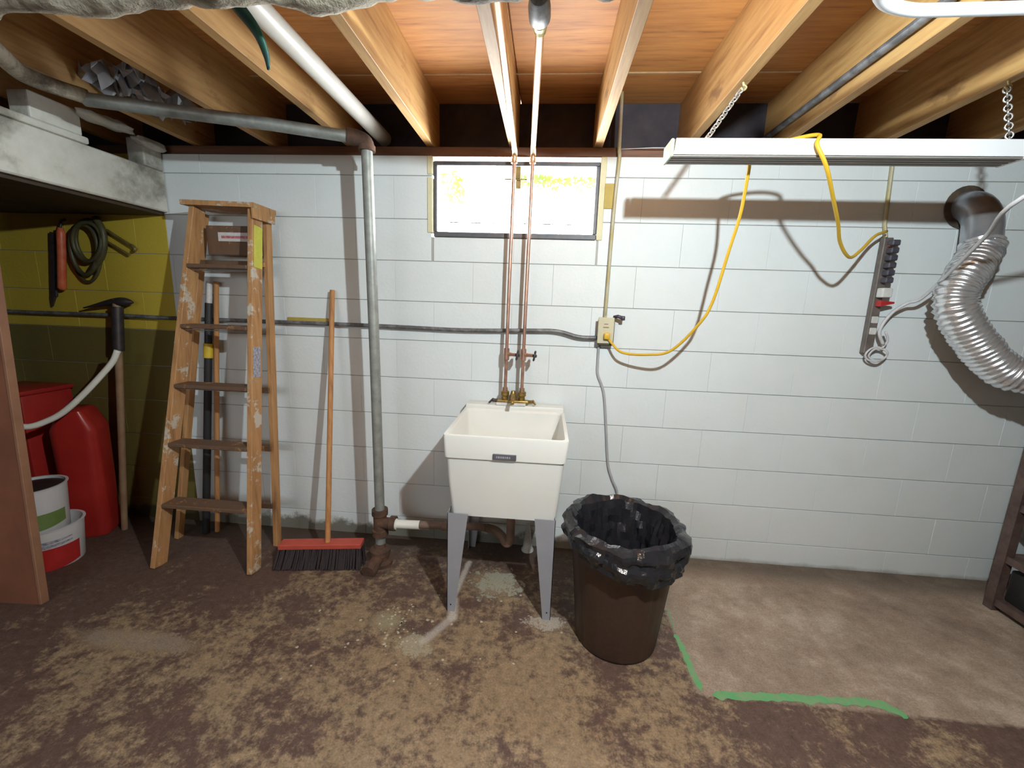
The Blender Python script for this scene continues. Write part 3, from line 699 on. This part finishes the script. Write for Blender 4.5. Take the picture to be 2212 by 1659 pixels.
# ------------------------------------------------------------ power strip
ps = thing('power_strip', 'long power strip with plugs hanging on the white wall', 'power strip', (1.55, D - .02, 1.15))
ptop, pbot = Vector((1.540, D - .026, 1.70)), Vector((1.542, D - .026, 1.17))
bm = bmesh.new(); bar(bm, ptop, pbot, .040, .030, .003); link('strip_body', bm, 'strip_body', ps)
for k in range(6):
    c_ = LERP(ptop, pbot, .03 + .062 * k + .02); bm = BX((c_.x - .008, c_.y - .052, c_.z - .0125), (c_.x + .026, c_.y - .0155, c_.z + .0125), .004, 1)
    link('black_plug', bm, 'plug', ps)
c_ = LERP(ptop, pbot, .012); link('indicator', BX((c_.x - .006, c_.y - .030, c_.z - .034), (c_.x + .024, c_.y - .0155, c_.z - .028)), 'orange', ps)
c_ = LERP(ptop, pbot, .47); link('white_plug', BX((c_.x - .016, c_.y - .055, c_.z - .02), (c_.x + .030, c_.y - .0155, c_.z + .024), .006, 2), 'white_plastic', ps)
bm = bmesh.new(); c_ = LERP(ptop, pbot, .56); hexa(bm, [c_ + Vector(v) for v in ((-.01, -.05, -.012), (-.01, -.018, -.012), (-.01, -.018, .014), (-.01, -.05, .014))], [c_ + Vector(v) for v in ((.055, -.040, .002), (.055, -.026, .002), (.055, -.026, .010), (.055, -.040, .010))])
link('red_plug', bm, 'red_plastic', ps)
for k in (.70, .80): 
    c_ = LERP(ptop, pbot, k); link('socket', BX((c_.x - .014, c_.y - .018, c_.z - .016), (c_.x + .014, c_.y - .0152, c_.z + .016), .003), 'white_plastic', ps)
hs = thing('hanging_rail', 'thin stained yellow conduit dropping from the sill to the power strip', 'conduit', (1.50, D - .01, 1.72))
link('rail', TB([(1.535, D - .024, 1.702), (1.528, D - .012, 1.76), (1.512, D - .011, 2.05), (1.512, D + .0, 2.055)], .0085, 10), 'conduit_w', hs, 30)
wc = ps
link('power_cord', TB([at(1908, 745, 2.115), at(1900, 715, 2.11), at(1925, 678, 2.105), at(1960, 655, 2.09), at(1990, 645, 2.06), at(2050, 590, 1.93), at(2130, 510, 1.70), at(2212, 425, 1.45), (1.62, 1.3, 1.86), (1.75, 1.2, 2.03)], .007, 10, 6), 'white_cord', wc, 'all')
bm = bmesh.new(); cc = at(1893, 766, 2.12)
for r_, dx in ((.048, 0), (.040, .008)):
    tube(bm, [cc + Vector((dx + r_ * math.cos(a), -.004 * math.sin(a * 3), r_ * .72 * math.sin(a))) for a in [2 * math.pi * k / 28 for k in range(29)]], .0045, 8, caps=False)
tube(bm, smooth_path([cc + Vector((.02, 0, .03)), cc + Vector((.03, -.01, .07)), cc + Vector((.012, -.012, .11))], 5), .005, 8)
link('cord_coil', bm, 'white_cord', wc, 'all')

# ------------------------------------------------------------ dryer vent duct
du = thing('vent_duct', 'silver flexible foil duct curving from a hole in the wall', 'duct', (1.865, D, 1.84))
hc = Vector((1.862, D, 1.842))
bm = bmesh.new(); lathe(bm, [(.080, .0), (.092, -.006), (.092, -.010), (.066, -.012)], hc, 26, 'y', close=True); link('collar', bm, 'collar_dark', du, 40)
dp = [at(2119, 545, 2.02), at(2092, 588, 1.97), at(2064, 637, 1.95), at(2070, 682, 1.94), at(2112, 745, 1.93), at(2165, 798, 1.91), at(2225, 815, 1.88), at(2330, 815, 1.83), Vector((2.55, 1.80, 1.22)), Vector((2.9, 1.78, 1.36)), Vector((3.19, 1.78, 1.40))]
link('elbow', TB([hc + Vector((0, .1, 0)), hc + Vector((0, -.01, 0)), hc + Vector((.004, -.055, -.02)), hc + Vector((.01, -.085, -.07)), LERP(hc + Vector((.01, -.085, -.07)), dp[0], .5), dp[0]], .066, 28, 4, caps=False), 'sheet_metal', du, 'all')
bm = bmesh.new(); path = smooth_path([LERP(hc + Vector((.01, -.085, -.07)), dp[0], .75)] + dp, 40)
L_ = 0; acc = [0]
for a, b in zip(path, path[1:]): L_ += (b - a).length; acc.append(L_)
step = .0052; fine_p = []; j = 0
for k in range(int(L_ / step)):
    s = k * step
    while acc[j + 1] < s: j += 1
    fine_p.append(path[j].lerp(path[j + 1], (s - acc[j]) / (acc[j + 1] - acc[j])))
tube(bm, fine_p, .07, 26, caps=False, rf=lambda i, n: .068 + (.0055 if i % 4 == 0 else (-.0045 if i % 4 == 2 else 0.0)) + .004 * noise.noise(Vector((i * .11, 0, 0))))
for v in bm.verts: v.co += Vector((noise.noise(v.co * 28), noise.noise(v.co * 28 + Vector((4, 4, 4))), noise.noise(v.co * 28 + Vector((9, 0, 4))))) * .004
link('flexible_hose', bm, 'foil', du, 'all')
bm = bmesh.new(); tube(bm, [dp[0] + Vector((0, 0, .012)), dp[0] + Vector((-.002, -.002, -.014))], .071, 26); link('clamp', bm, 'sheet_metal', du, 40)

# ------------------------------------------------------------ trash can
CXc, CYc = .348, 1.566; CHt = .50
tc = thing('trash_can', 'dark brown ribbed plastic trash can right of the sink', 'trash can', (CXc, CYc, 0))
bm = bmesh.new(); SEG = 96
def canring(r, z, amp=0.0):
    return [(CXc + (r + (amp if k % 8 == 0 else 0) * -1) * math.cos(2 * math.pi * k / SEG), CYc + (r + (amp if k % 8 == 0 else 0) * -1) * math.sin(2 * math.pi * k / SEG), z) for k in range(SEG)]
loft(bm, [canring(.156, 0), canring(.163, .008), canring(.165, .02, .004), canring(.203, .42, .004), canring(.207, .455), canring(.214, .46), canring(.214, .50), canring(.207, .50), canring(.160, .03)])
link('can_body', bm, 'can', tc, 40)
bl = thing('bin_liner', 'black plastic liner folded over the rim of the trash can', 'bin liner', (CXc, CYc, CHt))
bm = bmesh.new(); SG = 96; prof = []
rings = []
NR = 24
for j in range(NR):
    s = j / (NR - 1); ring = []
    for k in range(SG):
        a = 2 * math.pi * k / SG; ca_, sa_ = math.cos(a), math.sin(a)
        # skirt depth is shallow at the left, deep at front right
        drop = .062 + .062 * max(0, math.cos(a + 1.0)) + .022 * noise.noise(Vector((ca_ * 2.2, sa_ * 2.2, 3)))
        if s < .42:     # outer skirt, hem upwards
            q = s / .42; z = CHt + .012 - drop * (1 - q); rr = .231 + .008 * math.sin(q * math.pi) + .010 * (1 - q) * .3
            fold = .013 * noise.noise(Vector((ca_ * 4.5, sa_ * 4.5, z * 7))) + .012 * noise.noise(Vector((ca_ * 1.6, sa_ * 1.6, z * 34))) + .012 * abs(noise.noise(Vector((ca_ * 9 + z * 14, sa_ * 9, z * 16))))
        elif s < .52:   # over the rim
            q = (s - .42) / .10; z = CHt + .010 + .012 * math.sin(q * math.pi); rr = .228 - .034 * q
            fold = .006 * noise.noise(Vector((ca_ * 5, sa_ * 5, z * 7)))
            z += .012 * noise.noise(Vector((ca_ * 3, sa_ * 3, 1)))
        else:
            q = (s - .52) / .48; z = CHt + .008 - .36 * q; rr = .192 - .055 * q
            fold = .022 * noise.noise(Vector((ca_ * 4 + 5, sa_ * 4, z * 6))) * min(1, q * 4) - .018 * min(1, q * 5) * abs(noise.noise(Vector((ca_ * 7, sa_ * 7, z * 9))))
        ring.append(bm.verts.new((CXc + (rr + fold) * ca_, CYc + (rr + fold) * sa_, z)))
    rings.append(ring)
for a, b in zip(rings, rings[1:]):
    for k in range(SG): bm.faces.new((a[k], a[(k + 1) % SG], b[(k + 1) % SG], b[k]))
bm.faces.new(rings[-1])
for v in bm.verts: v.co += Vector((noise.noise(v.co * 31), noise.noise(v.co * 31 + Vector((3, 3, 3))), noise.noise(v.co * 27 + Vector((8, 1, 2))))) * .009
o = link('film', bm, 'liner', bl, 9)
dm = o.modifiers.new('crinkle', 'DISPLACE'); tx = bpy.data.textures.new('crinkle', 'VORONOI'); tx.noise_scale = .06; tx.distance_metric = 'DISTANCE'
dm.texture = tx; dm.texture_coords = 'LOCAL'; dm.strength = .010; dm.mid_level = .4
tag(link('cord_scrap', TB([at(1290, 1217, 1.368), at(1307, 1222, 1.366), at(1311, 1213, 1.366), at(1310, 1206, 1.366)], .0022, 6, 3), 'hook', None, 'all'), 'tiny tan twist tie on the front of the trash can', 'tie')

# ------------------------------------------------------------ wooden stepladder
FLb, FLt = Vector((-1.878, 1.742, 0)), Vector((-1.712, 2.015, 1.752))
FRb, FRt = Vector((-1.385, 1.756, 0)), Vector((-1.418, 2.015, 1.745))
BLb, BLt = at(388, 1172, 1.985), at(441, 462, 2.108)
BLb.z = 0
BRb, BRt = Vector((-1.418, 1.990, 0)), Vector((-1.425, 2.108, 1.71))
ld = thing('stepladder', 'folded wooden stepladder with paint splashes leaning on the wall', 'ladder', (-1.64, 1.9, 0))
for nme, p, q, wx, wy, mt in (('front_rail', FLb, FLt, .026, .072, 'ladder_splat'), ('front_rail', FRb, FRt, .026, .072, 'ladder_splat'),
                              ('rear_rail', BLb, BLt, .024, .040, 'ladder'), ('rear_rail', BRb, BRt, .024, .040, 'ladder')):
    bm = bmesh.new(); bar(bm, p, q, wx, wy, .002); o = link(nme, bm, mt, ld)
    if mt == 'ladder_splat' and p is FRb:
        def onr(z): s = z / 1.745; return LERP(FRb, FRt, s)
        bm = bmesh.new(); a, b = onr(1.67), onr(1.475)
        bar(bm, a + Vector((.0140, .003, 0)), b + Vector((.0140, .003, 0)), .002, .058)
        link('yellow_sticker', bm, 'yellow_label', o)
        bm = bmesh.new(); a, b = onr(1.10), onr(.955); bar(bm, a + Vector((.0142, -.004, 0)), b + Vector((.0142, -.004, 0)), .002, .05)
        o2 = link('warning_sticker', bm, 'grey_print', o)
for i, yy in enumerate((580, 712, 843, 972, 1106)):
    # find z on the front plane of the rails for the middle of each tread
    z = 1.2
    for _ in range(12):
        y = 1.749 + (2.015 - 1.749) * z / 1.75 - .035; z = at(478, yy, y).z
    l_, r_ = LERP(FLb, FLt, z / 1.752), LERP(FRb, FRt, z / 1.745)
    bm = bmesh.new(); d_ = .088; x0, x1 = l_.x + .012, r_.x - .012
    lo = Vector((x0, (l_.y + r_.y) / 2 - .042, z)); box(bm, (x0, lo.y, z), (x1, lo.y + d_, z + .019), .003)
    link('tread', bm, 'tread', ld)
    bm = bmesh.new(); tube(bm, [(x0 - .02, lo.y + .03, z - .008), (x1 + .02, lo.y + .03, z - .008)], .0025, 6)
    link('tie_rod', bm, 'galv', ld)
for z in (1.50, .862, .55, .235):
    l_, r_ = LERP(BLb, BLt, z / 1.71), LERP(BRb, BRt, z / 1.71)
    bm = bmesh.new(); box(bm, (l_.x, l_.y - .030, z - .014), (r_.x, l_.y - .0195, z + .014), .002); link('rear_brace', bm, 'tread', ld)
bm = bmesh.new(); 
hexa(bm, [(-1.748, 1.955, 1.756), (-1.385, 1.957, 1.748), (-1.392, 2.135, 1.748), (-1.738, 2.135, 1.756)], [(-1.748, 1.955, 1.778), (-1.385, 1.957, 1.770), (-1.392, 2.135, 1.770), (-1.738, 2.135, 1.778)])
link('top_cap', bm, 'ladder_splat', ld)
bm = bmesh.new(); box(bm, (-1.400, 1.96, 1.70), (-1.388, 2.12, 1.752), .002); link('cap_bracket', bm, 'ladder_splat', ld)
pl = link('brace_board', BX((-1.712, 2.055, 1.540), (-1.432, 2.070, 1.680), .002), 'tread', ld)
bm = BX((-1.650, 2.0535, 1.606), (-1.475, 2.0548, 1.648)); lb = link('paper_label', bm, 'white_label', pl)
# bright bars through the label hint at print
bm = BX((-1.632, 2.052, 1.620), (-1.482, 2.0533, 1.632)); link('print_stripe', bm, 'red_print', pl)

# tools leaning behind the ladder
ta = thing('pole', 'black pole with a yellow band leaning behind the ladder', 'pole', (-1.875, 2.06, 0))
p0, p1 = at(446, 1158, 2.045), at(452, 608, 2.135); p0.z = .002
s_ = lambda px, py: LERP(p0, p1, (at(px, py, 2.09).z) / p1.z)
link('shaft', TB([p0, s_(450, 655)], .0185, 14), 'black_rubber', ta, 30)
link('pale_tip', TB([s_(450, 655), p1], .0145, 14), 'white_label', ta, 30)
link('band', TB([s_(444, 774), s_(445, 743)], .0225, 14), 'yellow_band', ta, 30)
p0, p1 = at(470, 1150, 2.07), at(467, 608, 2.140); p0.z = .002
tag(link('spare_handle', TB([p0, p1], .0125, 14), 'handle_wood', None, 30), 'reddish bare wooden handle leaning behind the ladder beside the black pole', 'pole')

# ------------------------------------------------------------ push broom
hl, hr = Vector((-1.302, 1.850, .085)), Vector((-.893, 1.905, .092))
br = thing('push_broom', 'push broom with red block leaning on the wall beside the ladder', 'broom', (-1.1, 1.88, 0))
mid = LERP(hl, hr, .55) + Vector((.01, 0, .0))
link('handle', TB([mid + Vector((0, .0, .012)), at(718, 627, 2.145)], .0135, 14, rf=lambda i, n: .0135 if i == 0 else .0125), 'handle_wood', br, 30)
bm = bmesh.new(); bar(bm, hl + Vector((0, 0, .012)), hr + Vector((0, 0, .012)), .026, .065, .003); link('broom_block', bm, 'broom_head', br)
bm = bmesh.new(); dn = (hr - hl).normalized(); NB = 64
nrm = Vector((-dn.y, dn.x, 0))
for i in range(NB):
    for j in range(5):
        s = (i + random.random()) / NB; c_ = LERP(hl, hr, s) + nrm * (j - 2) * .0125
        sp = (j - 2) * .012 - .028; e = c_ + nrm * sp + dn * ((s - .5) * .022 + random.uniform(-.005, .005)); e.z = random.uniform(0.0, .008)
        tube(bm, [c_, LERP(c_, e, .5) + nrm * .004, e], .0042, 4, rf=lambda i, n: (.0035, .0042, .0048)[i])
o = link('bristles', bm, 'bristle', br); o['kind'] = 'stuff'

# ------------------------------------------------------------ left corner: pickaxe, hose, tank, buckets, board, wall tools
pk = thing('pickaxe', 'rusty pickaxe leaning head-up on the yellow wall', 'pickaxe', (-2.36, 2.05, 0))
h0, h1 = Vector((-2.36, 2.02, .0)), at(253, 655, 2.12)
link('pick_handle', TB([h0, LERP(h0, h1, .5), h1 + Vector((0, 0, .02))], .018, 14, rf=lambda i, n: (.015, .017, .019)[i]), 'board_edge', pk, 30)
link('grip_sleeve', TB([LERP(h0, h1, .80), LERP(h0, h1, .985)], .026, 14), 'dark_tool', pk, 30)
hp = [at(181, 665, 2.115), at(205, 660, 2.115), at(235, 654, 2.12), at(255, 652, 2.12), at(272, 652, 2.12), at(288, 653, 2.125)]
link('pick_head', TB(hp, .02, 10, 6, rf=lambda i, n: .004 + .020 * max(0, math.sin(math.pi * min(1, (i / (n - 1)) ** 1.7))) ** .9), 'dark_tool', pk, 'all')
ho = thing('white_hose', 'white plastic hose curving up in front of the pickaxe', 'hose', (-2.4, 1.9, .9))
link('tube', TB([at(254, 757, 1.985), at(243, 782, 1.97), at(215, 815, 1.93), at(180, 852, 1.88), at(140, 888, 1.83), at(105, 908, 1.79), at(60, 922, 1.74), at(10, 915, 1.70)], .0145, 14, 6), 'pvc', ho, 'all')
# red container
rt = thing('red_tank', 'tall red metal tank with sloped shoulder on the floor at left', 'tank', (-2.55, 2.0, 0))
yaw = math.radians(24)
def tk(w_, d_, z, r=.05):
    w_ *= .68; d_ *= .70; lp = rrect(-w_ / 2, w_ / 2, -d_ / 2, d_ / 2, z, r, 6)
    return [(-2.492 + x * math.cos(yaw) - y * math.sin(yaw), 1.985 + x * math.sin(yaw) + y * math.cos(yaw), z_) for x, y, z_ in lp]
bm = bmesh.new(); loft(bm, [tk(.25, .22, .004, .04), tk(.275, .245, .03, .05), tk(.29, .26, .60, .045), tk(.285, .255, .618, .04), tk(.14, .22, .715, .02), tk(.10, .18, .725, .02)])
link('tank_body', bm, 'red_tank', rt, 35)
r2 = thing('red_cabinet', 'dark red box standing behind the red tank by the brown board', 'cabinet', (-2.84, 2.03, 0))
link('cabinet_body', BX((-3.00, 1.90, .0), (-2.70, 2.145, .79), .012, 2), 'red_tank', r2, 35)
link('lid', BX((-3.01, 1.89, .7905), (-2.69, 2.15, .815), .006, 2), 'red_tank', r2, 35)
# buckets
def bucket(cx, cy, z0, r0, r1, h, label, cols):
    b_ = thing('bucket', label, 'bucket', (cx, cy, z0))
    bm = bmesh.new(); lathe(bm, [(r0 - .003, 0), (r0, .004), (r1, h), (r1 + .006, h), (r1 + .006, h - .012) if False else (r1 + .006, h + .003), (r1 - .005, h + .003), (r0 - .005, .012)], (cx, cy, z0), 36)
    bd_ = link('pail', bm, 'bucket_white', b_, 40)
    for (a, b, mt, a0, a1) in cols:
        bm = bmesh.new(); n = 24; lo = []; hi = []
        for k in range(n + 1):
            an = math.radians(a0 + (a1 - a0) * k / n); ra = r0 + (r1 - r0) * a / h + .0012; rb = r0 + (r1 - r0) * b / h + .0012
            lo.append(bm.verts.new((cx + ra * math.cos(an), cy + ra * math.sin(an), z0 + a + .01 * math.sin(an * 2)))); hi.append(bm.verts.new((cx + rb * math.cos(an), cy + rb * math.sin(an), z0 + b)))
        for k in range(n): bm.faces.new((lo[k], lo[k + 1], hi[k + 1], hi[k]))
        o = link('label_band', bm, mt, b_, 'all')
    return b_
bucket(-2.415, 1.715, 0.0, .112, .128, .205, 'lower white bucket with red print under the green-label bucket', [(.01, .115, 'bucket_red', -60, 15), (.02, .10, 'white_label', -120, -62), (.13, .136, 'grey_print', -130, 0), (.15, .155, 'grey_print', -130, 0)])
bucket(-2.452, 1.705, .168, .108, .120, .235, 'upper white bucket with green label stacked in the lower bucket', [(.045, .115, 'green_label', -150, 20), (.165, .172, 'red_print', -130, -50), (.150, .156, 'red_print', -130, -50)])
tag(link('black_contents', (lambda b: (lathe(b, [(.108, 0), (.112, .02), (.06, .03)], (-2.452, 1.705, .375), 24), b)[1])(bmesh.new()), 'black_rubber', None, 40), 'black bag stuffed in the top of the upper bucket', 'bag')
# brown board in the foreground
bo = thing('brown_board', 'tall rusty brown panel standing at the left edge of the view', 'panel', (-2.35, 1.47, 0))
bm = bmesh.new(); hexa(bm, [(-2.95, 1.375, 0), (-2.127, 1.430, 0), (-2.127, 1.455, 0), (-2.96, 1.40, 0)], [(-2.95, 1.435, 1.80), (-2.127, 1.49, 1.80), (-2.127, 1.515, 1.80), (-2.96, 1.46, 1.80)])
link('panel_sheet', bm, 'brown_board', bo)
bm = bmesh.new(); bar(bm, (-2.1195, 1.442, .0), (-2.1195, 1.502, 1.80), .014, .030, .002); link('edge_batten', bm, 'batten', bo)
# wall tools on the yellow wall
sw = thing('pry_bar', 'black bar with pointed end hanging on the yellow wall', 'tool', (-2.67, 2.15, 1.5))
bm = bmesh.new(); bar(bm, at(115, 502, 2.150), at(118, 640, 2.150), .034, .012, .002); link('blade', bm, 'dark_tool', sw)
bm = bmesh.new(); a, b = at(116, 639, 2.150), at(114, 662, 2.150); hexa(bm, [a + Vector(v) for v in ((-.012, -.006, 0), (.014, -.006, 0), (.014, .006, 0), (-.012, .006, 0))], [b + Vector(v) for v in ((-.002, -.003, 0), (.002, -.003, 0), (.002, .003, 0), (-.002, .003, 0))]); link('point', bm, 'dark_tool', sw)
og = thing('orange_tool', 'orange-handled tool hanging on the yellow wall', 'tool', (-2.62, 2.13, 1.5))
link('grip', TB([at(131, 492, 2.13), at(133, 540, 2.128), at(134, 605, 2.13), at(134, 626, 2.135)], .0185, 12, 4, rf=lambda i, n: .012 if i in (0, n - 1) else .0185), 'orange', og, 'all')
link('hanger', TB([at(130, 494, 2.135), at(133, 478, 2.145), at(142, 474, 2.16)], .006, 8, 3), 'dark_tool', og, 'all')
bm = bmesh.new()
for (x_, y_, rx, rz, r_, yw) in ((182, 540, .078, .128, .011, 2.13), (188, 523, .082, .098, .010, 2.12), (186, 545, .088, .155, .0075, 2.145), (192, 520, .075, .105, .010, 2.135)):
    cc = at(x_, y_, yw)
    if True: tube(bm, [cc + Vector((rx * math.cos(a) + .012 * math.sin(a), .004 * math.sin(2 * a), rz * math.sin(a))) for a in [2 * math.pi * k / 36 for k in range(37)]], r_, 8, caps=False)
tube(bm, smooth_path([at(205, 470, 2.135), at(222, 500, 2.13), at(222, 545, 2.13), at(200, 585, 2.135)], 5), .016, 10)
tag(link('hose_coil', bm, 'hose', None, 'all'), 'dark hose coil hanging on the yellow wall under the beam', 'hose')
cl = thing('caulking_gun', 'dull brass clamp tool hanging slanted on the yellow wall', 'tool', (-2.28, 2.14, 1.6))
link('upper_arm', TB([at(230, 497, 2.15), at(285, 532, 2.15)], .008, 8), 'olive_tool', cl, 30)
link('lower_arm', TB([at(228, 520, 2.15), at(279, 551, 2.15)], .007, 8), 'olive_tool', cl, 30)
link('jaw', TB([at(284, 530, 2.15), at(292, 538, 2.148), at(288, 542, 2.15)], .009, 8, 3), 'olive_tool', cl, 'all')
tag(link('sill_scrap', BX((-.98, D - .03, 2.0455), (-.90, D + .01, 2.075), .004), 'joist'), 'small pale wood block on the sill left of the white plastic pipe', 'block') if False else None

# ------------------------------------------------------------ shelving at the right edge
sh = thing('shelf_unit', 'dark brown metal shelf unit at the right edge of the view', 'shelf', (2.45, 1.8, 0))
for x, y in ((2.160, 1.945), (2.165, 1.52), (2.95, 1.945), (2.95, 1.52)):
    bm = bmesh.new(); h_ = 1.05
    box(bm, (x - .003 if x < 2.5 else x, y - .018, 0), (x + .036 if x < 2.5 else x + .03, y - .014, h_)); box(bm, (x - .003, y - .014, 0), (x + .001, y + .022, h_)); link('post', bm, 'shelf_metal', sh)
for z in (.045, .265, .52, .80):
    bm = bmesh.new(); box(bm, (2.170, 1.52, z), (2.95, 1.955, z + .012)); box(bm, (2.163, 1.50, z - .018), (2.1695, 1.965, z + .016)); box(bm, (2.17, 1.955, z - .018), (2.95, 1.96, z + .014))
    link('shelf_board', bm, 'shelf_metal', sh)
bx_ = thing('dark_filler', 'black crate for the dark interior at the bottom of the shelf unit at right', 'filler', (2.5, 1.78, .057))  # black block added to stand for the dark inside of the bottom shelf
bm = bmesh.new(); box(bm, (2.2, 1.56, .0575), (2.8, 1.93, .215), .008, 2)
link('filler_body', bm, 'black_rubber', bx_, 35)

# ------------------------------------------------------------ marks on the slab
def stroke(pts, w_, name, mat, seed, z=.0012):
    path = smooth_path(pts, 14); bm = bmesh.new(); prev = None
    for i, p in enumerate(path):
        a, b = path[max(i - 1, 0)], path[min(i + 1, len(path) - 1)]; d_ = (b - a); d_.z = 0; d_.normalize(); n = Vector((-d_.y, d_.x, 0))
        e = min(1, i / 3, (len(path) - 1 - i) / 3) + .15
        l_ = w_ * e * (.75 + .6 * noise.noise(p * 40 + Vector((seed, 0, 0)))); r_ = w_ * e * (.75 + .6 * noise.noise(p * 40 + Vector((0, seed, 5))))
        va, vb = bm.verts.new((p + n * l_).to_tuple()[:2] + (z,)), bm.verts.new((p - n * r_).to_tuple()[:2] + (z,))
        if prev: bm.faces.new((prev[0], va, vb, prev[1]))
        prev = (va, vb)
    return link(name, bm, mat)
mk = thing('floor_marking', 'bright green spray-painted corner line on the concrete floor', 'marking', (.63, 1.33, 0))
for o in (stroke([atz(1443, 1318), atz(1455, 1356)], .016, 'paint_stroke', 'green_paint', 1), stroke([atz(1457, 1370), atz(1474, 1400), atz(1490, 1440), atz(1515, 1494)], .014, 'paint_stroke', 'green_paint', 2),
          stroke([atz(1540, 1503), atz(1600, 1504), atz(1680, 1507), atz(1800, 1514), atz(1885, 1520), atz(1930, 1534), atz(1962, 1552)], .018, 'paint_stroke', 'green_paint', 4)):
    o.parent = mk; o.matrix_parent_inverse = mk.matrix_basis.inverted()
bm = bmesh.new()
for i in range(80):
    if i < 50: p = atz(random.uniform(820, 900), random.uniform(1300, 1400))
    else: p = atz(random.uniform(600, 1250), random.uniform(1260, 1480))
    n = 6; r_ = random.uniform(.003, .008); a0 = random.random() * 6
    bm.faces.new([bm.verts.new((p.x + r_ * random.uniform(.6, 1.2) * math.cos(a0 + k * 6.283 / n), p.y + r_ * random.uniform(.6, 1.2) * math.sin(a0 + k * 6.283 / n), .0015)) for k in range(n)])
o = link('paint_chips', bm, 'chip'); tag(o, 'pale paint chips scattered on the floor left of the sink', 'debris'); o['kind'] = 'stuff'
